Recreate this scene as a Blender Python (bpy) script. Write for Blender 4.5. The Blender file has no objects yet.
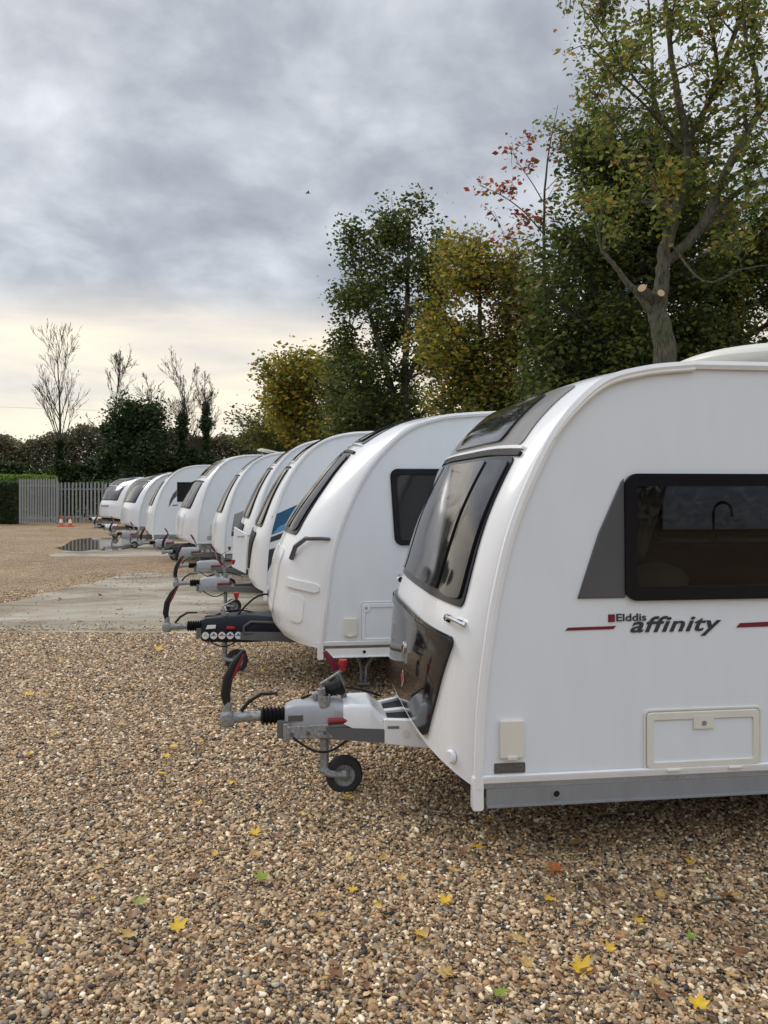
import bpy, bmesh, math, random
import numpy as np
from mathutils import Vector, Matrix
R = math.radians
PI = math.pi
sc = bpy.context.scene
COL = sc.collection
rnd = random.Random(7)
F = 760.0; HZ = 490.0; EYE = 1.85; CX = 384.0

def at(px, py, Y):
    """world point at distance Y that the photograph shows at (px, py)"""
    return Vector(((px-CX)/F*Y, Y, EYE-(py-HZ)/F*Y))
def ground(px, py):
    Y = F*EYE/(py-HZ)
    return Vector(((px-CX)/F*Y, Y, 0))

# ------------------------------------------------------------------ materials
MATS = {}
def mat(name, col=(0.8,0.8,0.8), rough=0.5, metal=0.0, coat=0.0, spec=0.5):
    if name in MATS: return MATS[name]
    m = bpy.data.materials.new(name); m.use_nodes = True
    b = m.node_tree.nodes['Principled BSDF']
    b.inputs['Base Color'].default_value = (*col, 1)
    b.inputs['Roughness'].default_value = rough
    b.inputs['Metallic'].default_value = metal
    b.inputs['Coat Weight'].default_value = coat
    b.inputs['Specular IOR Level'].default_value = spec
    MATS[name] = m
    return m
class NT:
    def __init__(s, m): s.t = m.node_tree; s.n = s.t.nodes; s.l = s.t.links
    def new(s, typ, **kw):
        n = s.n.new(typ)
        for k, v in kw.items():
            if k in n.inputs.keys() if isinstance(k, str) else False: n.inputs[k].default_value = v
            else: setattr(n, k, v)
        return n
    def link(s, a, b): s.l.new(a, b)
def ramp(nt, fac, stops, interp='LINEAR'):
    r = nt.n.new('ShaderNodeValToRGB'); cr = r.color_ramp; cr.interpolation = interp
    while len(cr.elements) < len(stops): cr.elements.new(0.5)
    for e, (p, c) in zip(cr.elements, stops):
        e.position = p; e.color = (*c, 1) if len(c) == 3 else c
    if fac is not None: nt.link(fac, r.inputs['Fac'])
    return r
def noise(nt, vec, scale, detail=4, rough=0.55, dist=0.0):
    n = nt.n.new('ShaderNodeTexNoise'); n.inputs['Scale'].default_value = scale
    n.inputs['Detail'].default_value = detail; n.inputs['Roughness'].default_value = rough
    n.inputs['Distortion'].default_value = dist
    if vec is not None: nt.link(vec, n.inputs['Vector'])
    return n
def math_(nt, op, a, b=None, c=None, clamp=False):
    n = nt.n.new('ShaderNodeMath'); n.operation = op; n.use_clamp = clamp
    for i, v in enumerate((a, b, c)):
        if v is None: continue
        if isinstance(v, (int, float)): n.inputs[i].default_value = v
        else: nt.link(v, n.inputs[i])
    return n.outputs[0]
def mixc(nt, fac, a, b, mode='MIX'):
    n = nt.n.new('ShaderNodeMix'); n.data_type = 'RGBA'; n.blend_type = mode
    for i, v in ((0, fac), (6, a), (7, b)):
        if isinstance(v, (int, float)): n.inputs[i].default_value = v
        elif isinstance(v, tuple): n.inputs[i].default_value = (*v, 1)
        else: nt.link(v, n.inputs[i])
    return n.outputs[2]

def weathered(name, col, rough, dirt, dirt_amt=0.35, coat=0.0, streak=True, back=None):
    """paint or plastic with faint grime, streaks and roughness variation"""
    m = mat(name, col, rough, coat=coat); nt = NT(m); b = nt.n['Principled BSDF']
    tc = nt.n.new('ShaderNodeTexCoord'); geo = nt.n.new('ShaderNodeNewGeometry')
    mp = nt.n.new('ShaderNodeMapping'); mp.inputs['Scale'].default_value = (1, 1, 0.16 if streak else 1)
    nt.link(tc.outputs['Object'], mp.inputs['Vector'])
    n1 = noise(nt, mp.outputs[0], 9, 6, 0.62)
    n2 = noise(nt, tc.outputs['Object'], 1.7, 5, 0.6)
    f = math_(nt, 'MULTIPLY', n1.outputs['Fac'], n2.outputs['Fac'])
    r = ramp(nt, f, [(0.2, (0,0,0)), (0.5, (1,1,1))])
    f2 = math_(nt, 'MULTIPLY', r.outputs['Color'], dirt_amt)
    c = mixc(nt, f2, col, dirt)
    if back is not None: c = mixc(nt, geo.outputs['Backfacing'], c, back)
    nt.link(c, b.inputs['Base Color'])
    rr = math_(nt, 'MULTIPLY_ADD', r.outputs['Color'], 0.18, rough)
    nt.link(rr, b.inputs['Roughness'])
    bm = nt.n.new('ShaderNodeBump'); bm.inputs['Strength'].default_value = 0.06; bm.inputs['Distance'].default_value = 0.02
    n3 = noise(nt, tc.outputs['Object'], 2.2, 2, 0.5)
    nt.link(n3.outputs['Fac'], bm.inputs['Height']); nt.link(bm.outputs[0], b.inputs['Normal'])
    return m
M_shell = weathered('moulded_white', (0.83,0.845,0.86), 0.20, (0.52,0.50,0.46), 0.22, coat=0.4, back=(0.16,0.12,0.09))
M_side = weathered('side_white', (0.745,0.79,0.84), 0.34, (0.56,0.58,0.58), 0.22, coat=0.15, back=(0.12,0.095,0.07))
M_cream = weathered('cream_plastic', (0.72,0.71,0.64), 0.4, (0.4,0.38,0.3), 0.3)
M_grey = weathered('grey_skirt', (0.25,0.26,0.275), 0.38, (0.14,0.13,0.12), 0.45)
M_graph = weathered('graphite', (0.075,0.08,0.09), 0.3, (0.13,0.12,0.11), 0.3, coat=0.2)
M_taupe = weathered('grey_brown_panel', (0.17,0.16,0.155), 0.3, (0.25,0.24,0.22), 0.4, coat=0.2)
M_plate = mat('plate_grey', (0.10,0.095,0.09), 0.35)
M_rubber = mat('black_rubber', (0.012,0.012,0.014), 0.6, spec=0.25)
M_blk = weathered('black_plastic', (0.018,0.019,0.022), 0.42, (0.08,0.07,0.06), 0.25)
M_navy = weathered('dark_blue_black_plastic', (0.012,0.015,0.024), 0.40, (0.07,0.06,0.05), 0.25)
M_gloss = weathered('gloss_black', (0.008,0.008,0.009), 0.05, (0.03,0.03,0.03), 0.15, coat=0.0, streak=True)
M_glass = weathered('dark_acrylic', (0.018,0.018,0.020), 0.04, (0.07,0.065,0.06), 0.2, coat=0.12)
M_frame = mat('window_frame_black', (0.006,0.006,0.010), 0.22, spec=0.3)
for m_ in (M_blk, M_navy): m_.node_tree.nodes['Principled BSDF'].inputs['Specular IOR Level'].default_value = 0.22
M_chrome = mat('chrome', (0.75,0.75,0.76), 0.12, 1.0)
M_galv = weathered('galvanised_steel', (0.33,0.34,0.35), 0.42, (0.2,0.17,0.13), 0.5)
M_galv.node_tree.nodes['Principled BSDF'].inputs['Metallic'].default_value = 0.35
def spangle(m, sc_=70, amt=0.5):
    nt = NT(m); b = nt.n['Principled BSDF']; src = b.inputs['Base Color'].links[0].from_socket
    tc = nt.n.new('ShaderNodeTexCoord'); n = noise(nt, tc.outputs['Object'], sc_, 6, 0.7)
    r = ramp(nt, n.outputs['Fac'], [(0.36,(1-amt,1-amt*1.03,1-amt*1.1)),(0.58,(1.1,1.1,1.1))]); nt.link(mixc(nt, 1, src, r.outputs[0], 'MULTIPLY'), b.inputs['Base Color'])
spangle(M_galv, 45, 0.45)
M_galvd = weathered('dull_galvanised_steel', (0.12,0.125,0.13), 0.5, (0.07,0.06,0.05), 0.5)
M_lgrey = weathered('light_grey_plastic', (0.36,0.375,0.40), 0.38, (0.2,0.19,0.17), 0.4)
M_red = weathered('red_plastic', (0.40,0.015,0.02), 0.4, (0.15,0.04,0.03), 0.4)
M_dred = mat('dull_red_plastic', (0.22,0.012,0.015), 0.45)
M_maroon = mat('maroon_vinyl', (0.16,0.012,0.03), 0.35)
M_white = mat('sticker_white', (0.75,0.76,0.78), 0.4)
M_text = mat('charcoal_vinyl', (0.035,0.037,0.042), 0.35)
M_blue = mat('blue_vinyl', (0.008,0.09,0.20), 0.35)
M_lblue = mat('light_blue_vinyl', (0.10,0.30,0.58), 0.35)
M_pink = mat('sticker_pink', (0.62,0.30,0.28), 0.4)
M_tyre = weathered('tyre_rubber', (0.022,0.022,0.023), 0.7, (0.14,0.12,0.09), 0.5, streak=False)
M_orange = mat('orange_lens', (0.7,0.2,0.03), 0.25)
M_glass.node_tree.nodes['Principled BSDF'].inputs['Specular IOR Level'].default_value = 0.42
M_dirtyglass = weathered('dim_acrylic_with_blind', (0.05,0.052,0.055), 0.07, (0.26,0.25,0.24), 0.6, coat=0.1)
def tinted():
    m = bpy.data.materials.new('tinted_glass'); m.use_nodes = True; nt = NT(m)
    nt.n.clear(); o = nt.n.new('ShaderNodeOutputMaterial')
    t = nt.n.new('ShaderNodeBsdfTransparent'); t.inputs[0].default_value = (0.49,0.50,0.51,1)
    g = nt.n.new('ShaderNodeBsdfGlossy'); g.inputs['Roughness'].default_value = 0.02; g.inputs[0].default_value = (0.9,0.9,0.9,1)
    fr = nt.n.new('ShaderNodeFresnel'); fr.inputs[0].default_value = 1.42
    mx = nt.n.new('ShaderNodeMixShader')
    nt.link(fr.outputs[0], mx.inputs[0]); nt.link(t.outputs[0], mx.inputs[1]); nt.link(g.outputs[0], mx.inputs[2]); nt.link(mx.outputs[0], o.inputs[0])
    return m
M_tint = tinted()

# ------------------------------------------------------------------ mesh builder
class MB:
    def __init__(s): s.v = []; s.f = []
    def add(s, vs, fs):
        b = len(s.v); s.v += [tuple(v) for v in vs]; s.f += [tuple(i+b for i in f) for f in fs]; return s
    def box(s, x0, x1, y0, y1, z0, z1):
        return s.add([(x0,y0,z0),(x1,y0,z0),(x1,y1,z0),(x0,y1,z0),(x0,y0,z1),(x1,y0,z1),(x1,y1,z1),(x0,y1,z1)],
            [(0,3,2,1),(4,5,6,7),(0,1,5,4),(1,2,6,5),(2,3,7,6),(3,0,4,7)])
    def tube(s, pts, rad, n=10, cap=True):
        pts = [Vector(p) for p in pts]; k = len(pts)
        if isinstance(rad, (int, float)): rad = [rad]*k
        up = None; vs = []
        for i, p in enumerate(pts):
            d = (pts[min(i+1,k-1)]-pts[max(i-1,0)])
            if d.length < 1e-9: d = Vector((0,0,1))
            d.normalize()
            if up is None:
                up = Vector((0,0,1)) if abs(d.z) < 0.9 else Vector((1,0,0))
            a = d.cross(up)
            if a.length < 1e-6: a = d.orthogonal()
            a.normalize(); b = a.cross(d).normalized(); up = b
            for j in range(n):
                t = 2*PI*j/n
                vs.append(p + (a*math.cos(t)+b*math.sin(t))*rad[i])
        fs = []
        for i in range(k-1):
            for j in range(n):
                j2 = (j+1) % n
                fs.append((i*n+j, i*n+j2, (i+1)*n+j2, (i+1)*n+j))
        if cap:
            fs.append(tuple(reversed(range(n)))); fs.append(tuple((k-1)*n+j for j in range(n)))
        return s.add(vs, fs)
    def cyl(s, p0, p1, r0, r1=None, n=16):
        return s.tube([p0, p1], [r0, r0 if r1 is None else r1], n)
    def lathe(s, c, axis, prof, n=24):
        """prof: (offset along axis, radius)"""
        c = Vector(c); ax = Vector(axis).normalized(); a = ax.orthogonal().normalized(); b = ax.cross(a)
        vs = []
        for (h, r) in prof:
            for j in range(n):
                t = 2*PI*j/n; vs.append(c+ax*h+(a*math.cos(t)+b*math.sin(t))*max(r,1e-5))
        fs = [(i*n+j, i*n+(j+1)%n, (i+1)*n+(j+1)%n, (i+1)*n+j) for i in range(len(prof)-1) for j in range(n)]
        return s.add(vs, fs)
    def prism(s, poly, fn0, fn1):
        """poly of 2D points; fn0/fn1 map to the two faces in 3D"""
        n = len(poly); vs = [fn0(*p) for p in poly]+[fn1(*p) for p in poly]
        return s.add(vs, [tuple(reversed(range(n))), tuple(range(n, 2*n))]+[(i,(i+1)%n,n+(i+1)%n,n+i) for i in range(n)])
    def ring(s, outer, inner, fn0, fn1):
        n = len(outer)
        vs = [fn0(*p) for p in outer]+[fn0(*p) for p in inner]+[fn1(*p) for p in outer]+[fn1(*p) for p in inner]
        fs = []
        for i in range(n):
            j = (i+1) % n
            fs += [(i,j,n+j,n+i),(2*n+i,3*n+i,3*n+j,2*n+j),(i,2*n+i,2*n+j,j),(n+i,n+j,3*n+j,3*n+i)]
        return s.add(vs, fs)
    def grid(s, fn, nu, nv, flip=False):
        vs = [fn(i/nu, j/nv) for i in range(nu+1) for j in range(nv+1)]
        w = nv+1
        fs = [(i*w+j,(i+1)*w+j,(i+1)*w+j+1,i*w+j+1) for i in range(nu) for j in range(nv)]
        if flip: fs = [tuple(reversed(f)) for f in fs]
        return s.add(vs, fs)
    def mesh(s, name, m, smooth=True, ang=35, normals=True):
        me = bpy.data.meshes.new(name); me.from_pydata(s.v, [], s.f); me.update()
        if normals:
            bm = bmesh.new(); bm.from_mesh(me); bmesh.ops.recalc_face_normals(bm, faces=bm.faces); bm.to_mesh(me); bm.free()
        if m: me.materials.append(m)
        if smooth:
            me.polygons.foreach_set('use_smooth', [True]*len(me.polygons)); me.set_sharp_from_angle(angle=R(ang))
        return me
def link(name, me, parent=None, bevel=0, **props):
    o = bpy.data.objects.new(name, me); COL.objects.link(o)
    if parent is not None: o.parent = parent
    if bevel:
        b = o.modifiers.new('bevel', 'BEVEL'); b.width = bevel; b.segments = 2; b.limit_method = 'ANGLE'; b.angle_limit = R(40)
    for k, v in props.items(): o[k] = v
    return o
def part(name, mb, m, parent, bevel=0, smooth=True, ang=35, **props):
    return link(name, mb.mesh(name, m, smooth, ang), parent, bevel, **props)
def empty(name, loc, rz, label, cat, group=None):
    o = bpy.data.objects.new(name, None); COL.objects.link(o); o.empty_display_size = 0.2
    o.location = loc; o.rotation_euler = (0,0,rz); o['label'] = label; o['category'] = cat
    if group: o['group'] = group
    return o
def rrect(x0, x1, z0, z1, r, n=6):
    pts = []
    for cx, cz, a0 in ((x1-r,z1-r,0),(x0+r,z1-r,90),(x0+r,z0+r,180),(x1-r,z0+r,270)):
        for i in range(n+1):
            a = R(a0+90*i/n); pts.append((cx+r*math.cos(a), cz+r*math.sin(a)))
    return pts
def inset_poly(pts, d):
    n = len(pts); out = []
    area = sum(pts[i][0]*pts[(i+1)%n][1]-pts[(i+1)%n][0]*pts[i][1] for i in range(n))
    sg = 1 if area > 0 else -1
    for i in range(n):
        p0, p1, p2 = Vector(pts[i-1]), Vector(pts[i]), Vector(pts[(i+1)%n])
        a = (p1-p0).normalized(); b = (p2-p1).normalized()
        na = Vector((-a.y, a.x))*sg; nb = Vector((-b.y, b.x))*sg
        m = (na+nb); m = m.normalized() if m.length > 1e-6 else na
        k = d/max(0.4, m.dot(na)); out.append((p1.x+m.x*k, p1.y+m.y*k))
    return out
def holed_sheet(name, outer, holes, y, m, parent):
    """flat sheet in the x-z plane at y, with holes cut right through"""
    cu = bpy.data.curves.new(name, 'CURVE'); cu.dimensions = '2D'; cu.fill_mode = 'BOTH'; cu.extrude = 0.0
    for poly in [outer]+holes:
        sp = cu.splines.new('POLY'); sp.points.add(len(poly)-1)
        for i, (a, b) in enumerate(poly): sp.points[i].co = (a, b, 0, 1)
        sp.use_cyclic_u = True
    ob = bpy.data.objects.new('tmp', cu)
    me = bpy.data.meshes.new_from_object(ob); bpy.data.objects.remove(ob)
    me.name = name; me.materials.clear(); me.materials.append(m)
    bm = bmesh.new(); bm.from_mesh(me)
    for v in bm.verts: v.co = Vector((v.co.x, y, v.co.y))
    bm.normal_update()
    want = -1 if y < 0 else 1
    fl = [f for f in bm.faces if f.normal.y*want < 0]
    bmesh.ops.reverse_faces(bm, faces=fl); bm.to_mesh(me); bm.free()
    return link(name, me, parent)

# ------------------------------------------------------------------ caravan body surface
def catmull(pts, n):
    P = [Vector((*p, 0)) for p in pts]; P = [2*P[0]-P[1]]+P+[2*P[-1]-P[-2]]; out = []
    for i in range(1, len(P)-2):
        for k in range(n):
            t = k/n; p0,p1,p2,p3 = P[i-1:i+3]
            q = 0.5*((2*p1)+(p2-p0)*t+(2*p0-5*p1+4*p2-p3)*t*t+(3*p1-p0-3*p2+p3)*t*t*t)
            out.append((q.x, q.y))
    out.append((pts[-1][0], pts[-1][1])); return out
class Body:
    def __init__(s, trim, L, H, W, bulge, p=3.0, q=0.7, lift=0.12):
        s.W, s.L, s.H, s.p, s.q, s.lift = W, L, H, p, q, lift
        front = catmull(trim, 8)
        rear = catmull([(L-0.55, H), (L-0.22, H-0.06), (L-0.06, H-0.3), (L, H-0.9), (L, 0.9), (L-0.04, trim[0][1])], 5)
        s.prof = np.array(front+rear); s.nf = len(front)
        d = np.gradient(s.prof, axis=0); d /= np.linalg.norm(d, axis=1)[:,None]+1e-9
        s.nrm = np.stack([-d[:,1], d[:,0]], 1)       # outward: forward, up, back
        bz = np.array(bulge); bb = np.interp(s.prof[:,1], bz[:,0], bz[:,1])
        bb[s.nf:] = np.where(s.prof[s.nf:,1] > H-0.02, 0.03, 0.10)
        k = np.ones(3)/3; s.b = np.convolve(np.pad(bb, 1, mode='edge'), k, 'valid')
        ds = np.r_[0, np.cumsum(np.linalg.norm(np.diff(s.prof, axis=0), axis=1))]; s.arc = ds
        s.z0 = trim[0][1]
    def g(s, u): return max(0.0, 1-abs(u)**s.p)**s.q
    def pt(s, a, v, off=0.0):
        """a: arc length along the profile, v: -1..1 across (near side = -1)"""
        x = np.interp(a, s.arc, s.prof[:,0]); z = np.interp(a, s.arc, s.prof[:,1])
        nx = np.interp(a, s.arc, s.nrm[:,0]); nz = np.interp(a, s.arc, s.nrm[:,1]); b = np.interp(a, s.arc, s.b)
        e = b*s.g(v)
        lift = 0
        if x < s.L*0.5:
            lf = max(0.0, 1-(z-s.z0)/0.35); lift = s.lift*lf*s.g(v)
        return Vector((x+nx*e, v*s.W, z+nz*e+lift))
    def n(s, a, v):
        e = 0.01
        da = s.pt(a+e, v)-s.pt(a-e, v); dv = s.pt(a, min(1,v+e))-s.pt(a, max(-1,v-e))
        r = dv.cross(da)
        if r.length < 1e-9: return Vector((-1,0,0))
        r.normalize()
        c = s.pt(a, v)-Vector((s.L*0.5, 0, 1.4))
        return r if r.dot(c) > 0 else -r
    def az(s, z):
        return float(np.interp(z, s.prof[:s.nf,1], s.arc[:s.nf]))
    def xz(s, z):
        return float(np.interp(z, s.prof[:s.nf,1], s.prof[:s.nf,0]))
    def patch(s, a0, a1, v0, v1, w0=None, w1=None, off=0.006, rim=-0.004, rad=0.12, nu=26, nv=26, bow=0.0):
        """rounded patch lying on the front: bottom a0 spans v0..v1, top a1 spans w0..w1"""
        if w0 is None: w0, w1 = v0, v1
        mb = MB()
        def place(u, v, o):
            # u up 0..1, v across 0..1
            a = a0+(a1-a0)*u
            L_, R_ = v0+(w0-v0)*u, v1+(w1-v1)*u
            h = abs(a1-a0); wd = (R_-L_)*s.W
            r = rad; t = 0
            for e in (u*h, (1-u)*h):
                if e < r: t = max(t, r-math.sqrt(max(0, r*r-(r-e)**2)))
            L2 = L_+t/s.W; R2 = R_-t/s.W
            vv = L2+(R2-L2)*v
            a += bow*(1-(2*v-1)**2)*(1-u)
            return s.pt(a, vv)+s.n(a, vv)*o
        sp = lambda q: 0.5-0.5*math.cos(PI*q)
        mb.grid(lambda u, v: place(sp(u), sp(v), off), nu, nv)
        # rim
        for edge in range(4):
            def e(u, v, edge=edge):
                o = off+(rim-off)*v; q = sp(u)
                return place(*((q,0),(q,1),(0,q),(1,q))[edge], o)
            mb.grid(e, nu, 1)
        bm = None
        return mb

def van_world(o, r):
    c, s_ = math.cos(r), math.sin(r)
    return lambda x, y: (o[0]+x*c-y*s_, o[1]+x*s_+y*c)
def side_at(o, r, W):
    """pixel -> local (x, z) on the side wall that faces the camera (a plane in the world)"""
    c, s_ = math.cos(r), math.sin(r)
    def f(px, py):
        d = (px-CX)/F
        lx = (d*(o[1]-W*c)-o[0]-W*s_)/(c-d*s_)
        Y = o[1]+lx*s_-W*c
        return lx, EYE-(py-HZ)/F*Y
    return f

# ------------------------------------------------------------------ towing gear
CACHE = {}
def cm(key, fn):
    if key not in CACHE: CACHE[key] = fn()
    return CACHE[key]
def hitch(root, L, style, far=False, jockey=True, dx=0.0, winder=True, brake=True, jx=-0.40, coverM=None, handleM=True, jlean=0.0, jy=-0.055):
    """tow bar from the body at x=0.1 to the coupling at x=-L, z=0.45"""
    k = -L
    def a_frame():
        m = MB()
        for sg in (-1, 1):
            m.add([(k+0.36,sg*0.04-0.02,0.35),(k+0.36,sg*0.04+0.02,0.35),(k+0.36,sg*0.04+0.02,0.42),(k+0.36,sg*0.04-0.02,0.42),
                   (1.2,sg*0.50-0.02,0.31),(1.2,sg*0.50+0.02,0.31),(1.2,sg*0.50+0.02,0.41),(1.2,sg*0.50-0.02,0.41)],
                  [(0,1,2,3),(4,7,6,5),(0,4,5,1),(1,5,6,2),(2,6,7,3),(3,7,4,0)])
        m.box(k+0.30, k+0.36, -0.09, 0.09, 0.35, 0.45)
        return m.mesh('a_frame', M_galvd)
    link('a_frame', cm(('af', L), a_frame), root)
    def coupling():
        m = MB()
        m.lathe((k, 0, 0.41), (0,0,1), [(0,0.0),(0,0.035),(0.03,0.05),(0.07,0.048),(0.095,0.03),(0.10,0)], 16)
        m.lathe((k, 0.0, 0.455), (0,1,0), [(-0.055,0),(-0.055,0.022),(-0.05,0.040),(0.05,0.040),(0.055,0.022),(0.055,0)], 18)
        m.tube([(k,0,0.455),(k+0.10,0,0.465),(k+0.24,0,0.465)], [0.036,0.034,0.030], 12)
        m.tube([(k-0.01,0,0.47),(k+0.005,0,0.56)], [0.03,0.024], 10)
        return m.mesh('tow_coupling', M_galv)
    cp = link('tow_coupling', cm(('cp', L), coupling), root)
    def handle():
        m = MB()
        pts = [(k,0,0.52),(k-0.015,0,0.60),(k+0.0,0,0.70),(k+0.04,0,0.79),(k+0.10,0,0.87)]
        m.tube(pts, [0.018,0.030,0.030,0.024,0.014], 8)
        return m.mesh('stabiliser_handle', M_blk)
    if handleM:
        h = link('stabiliser_handle', cm(('hd', L), handle), cp)
        def red():
            m = MB()
            m.tube([(k+0.028,-0.018,0.70),(k+0.052,-0.018,0.755),(k+0.098,-0.010,0.85)], [0.006,0.011,0.008], 8)
            return m.mesh('red_grip', M_dred)
        link('grip', cm(('hr', L), red), cp)
    def lever():
        m = MB(); m.tube([(k+0.08,0,0.50),(k+0.13,0,0.56),(k+0.20,0,0.60),(k+0.30,0,0.60)], [0.012,0.013,0.012,0.008], 8)
        return m.mesh('release_lever', M_blk)
    link('release_lever', cm(('lv', L), lever), cp)
    def gaiter():
        prof = []
        for i in range(13): prof.append((0.012*i, 0.058 if i % 2 else 0.040))
        m = MB(); m.lathe((k+0.20,0,0.465), (1,0,0), [(0,0)]+prof+[(0.146,0)], 18)
        return m.mesh('rubber_gaiter', M_rubber)
    link('rubber_gaiter', cm(('gt', L), gaiter), root)
    # head cover
    x0, x1 = k+0.345, min(-0.22, k+0.80)
    if style == 'grey':
        cov, low = (coverM or M_lgrey), M_galv
        def cover():
            m = MB()
            sec = lambda x, w, zt, zb: [(x,-w,zb),(x,-w,zt-0.035),(x,-w*0.72,zt),(x,w*0.72,zt),(x,w,zt-0.035),(x,w,zb)]
            S = [sec(x0,0.075,0.525,0.42), sec(x0+0.06,0.095,0.545,0.42), sec(x0+0.30,0.115,0.555,0.43), sec(x1,0.125,0.535,0.44)]
            vs = [p for s_ in S for p in s_]; fs = []
            for i in range(3):
                for j in range(5): fs.append((i*6+j,i*6+j+1,(i+1)*6+j+1,(i+1)*6+j))
            fs += [(0,1,2,3,4,5)[::-1], tuple(18+j for j in range(6))]
            return m.add(vs, fs).mesh('hitch_cover', cov)
        link('hitch_cover', cm(('hc', L, cov.name), cover), root, bevel=0.012)
        def lowr():
            m = MB(); m.add([(x0+0.01,-0.105,0.345),(x1+0.10,-0.15,0.36),(x1+0.10,0.15,0.36),(x0+0.01,0.105,0.345),(x0+0.01,-0.105,0.425),(x1+0.02,-0.128,0.442),(x1+0.02,0.128,0.442),(x0+0.01,0.105,0.425)],[(0,3,2,1),(4,5,6,7),(0,1,5,4),(1,2,6,5),(2,3,7,6),(3,0,4,7)])
            m.box(x0-0.01, x0+0.03, -0.10, 0.10, 0.33, 0.44)
            return m.mesh('overrun_body', low)
        link('overrun_body', cm(('lo', L), lowr), root, bevel=0.006)
        def rb():
            m = MB(); m.tube([(x0+0.26,-0.128,0.455),(x0+0.44,-0.134,0.462)], [0.020,0.014], 10)
            m.lathe((x0+0.45,-0.12,0.465), (0,1,0), [(-0.018,0),(-0.018,0.026),(0.012,0.026),(0.012,0)], 12)
            return m.mesh('red_lever', M_dred)
        link('red_lever', cm(('rl', L), rb), root)
    else:   # one long dark cover with a moulded recess
        def cover():
            m = MB()
            def sec(x, w, zt, zb): return [(x,-w*0.9,zb),(x,-w,zb+0.03),(x,-w,zt-0.05),(x,-w*0.78,zt),(x,w*0.78,zt),(x,w,zt-0.05),(x,w,zb+0.03),(x,w*0.9,zb)]
            S = [sec(x0,0.09,0.53,0.33), sec(x0+0.05,0.12,0.56,0.315), sec(x0+0.42,0.15,0.585,0.31), sec(x0+0.50,0.16,0.585,0.31), sec(0.16,0.22,0.56,0.33)]
            vs = [p for s_ in S for p in s_]; fs = []
            for i in range(len(S)-1):
                for j in range(8): fs.append((i*8+j,i*8+(j+1)%8,(i+1)*8+(j+1)%8,(i+1)*8+j))
            fs += [tuple(range(8))[::-1], tuple(8*(len(S)-1)+j for j in range(8))]
            return m.add(vs, fs).mesh('hitch_cover', M_navy)
        link('hitch_cover', cm(('hcb', L), cover), root, bevel=0.012)
        m = MB()
        o_ = [(x0+0.42,0.40),(x0+0.42,0.48),(x0+0.50,0.535),(x0+0.80,0.525),(x0+0.86,0.46),(x0+0.82,0.40)]
        m.ring(o_, inset_poly(o_, 0.022), lambda x, z: (x,-0.13,z), lambda x, z: (x,-0.178-0.055*max(0,(x-x0-0.42)/0.5),z))
        part('moulded_recess', m, M_graph, root, bevel=0.005)
    if style == 'grey' and not far:
        pass
    if jockey:
        def tube_():
            m = MB(); s0 = jy
            m.tube([(jx-0.02+jlean*0.3,s0,0.64),(jx,s0,0.45),(jx,s0,0.16)], [0.024,0.026,0.027], 12)
            m.tube([(jx,s0,0.60),(jx,s0,0.50)], [0.036,0.034], 12)
            m.tube([(jx-0.01,s0,0.15),(jx+0.03,s0-0.03,0.13),(jx+0.13,s0-0.035,0.115)], [0.028,0.022,0.018], 8)
            m.tube([(jx-0.01,s0,0.15),(jx+0.03,s0+0.075,0.13),(jx+0.13,s0+0.078,0.115)], [0.02,0.016,0.014], 8)
            m.tube([(jx+0.12,s0-0.05,0.112),(jx+0.12,s0+0.09,0.112)], 0.012, 8)
            return m.mesh('jockey_wheel', M_galv)
        j = link('jockey_wheel', cm(('jw', jx, jlean, jy), tube_), root)
        def tyre():
            m = MB(); m.lathe((jx+0.12,jy-0.023,0.112), (0,1,0), [(0,0.066),(-0.004,0.075),(0.0,0.104),(0.012,0.113),(0.044,0.113),(0.056,0.104),(0.06,0.075),(0.056,0.066)], 28)
            return m.mesh('tyre', M_tyre)
        link('tyre', cm(('jt', jx, jy), tyre), j)
        def rim():
            m = MB(); m.lathe((jx+0.12,jy-0.019,0.112), (0,1,0), [(0,0.068),(0.010,0.060),(0.016,0.034),(-0.008,0.030),(-0.022,0.016),(-0.024,0)], 24)
            return m.mesh('rim', M_galv)
        link('rim', cm(('jr', jx, jy), rim), j)
        if winder:
            def wnd():
                m = MB(); m.tube([(jx-0.02,jy,0.62),(jx-0.02,jy,0.67),(jx+0.04,-0.05,0.70),(jx+0.11,-0.04,0.74)], [0.009,0.009,0.008,0.008], 8)
                return m.mesh('winding_handle', M_galv)
            w = link('winding_handle', cm(('wn', jx), wnd), j)
            def knob():
                m = MB(); m.tube([(jx+0.115,-0.04,0.735),(jx+0.115,-0.04,0.76),(jx+0.115,-0.04,0.79),(jx+0.115,-0.04,0.805)], [0.014,0.022,0.030,0.026], 12)
                return m.mesh('knob', M_red)
            link('knob', cm(('kn', jx), knob), j)
    if brake:
        def lev():
            bx = k+0.70; m = MB(); m.tube([(bx+0.02,0.05,0.50),(bx,0.05,0.64),(bx-0.035,0.05,0.72)], [0.020,0.020,0.018], 10)
            return m.mesh('handbrake_lever', M_galv)
        b = link('handbrake_lever', cm(('br', L), lev), root)
        def gr():
            bx = k+0.70; m = MB(); m.tube([(bx-0.035,0.05,0.72),(bx-0.075,0.05,0.79),(bx-0.11,0.05,0.84)], [0.020,0.022,0.014], 10)
            return m.mesh('grip', M_maroon if style == 'grey' else M_blk)
        link('grip', cm(('bg', L, style), gr), b)
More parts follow.
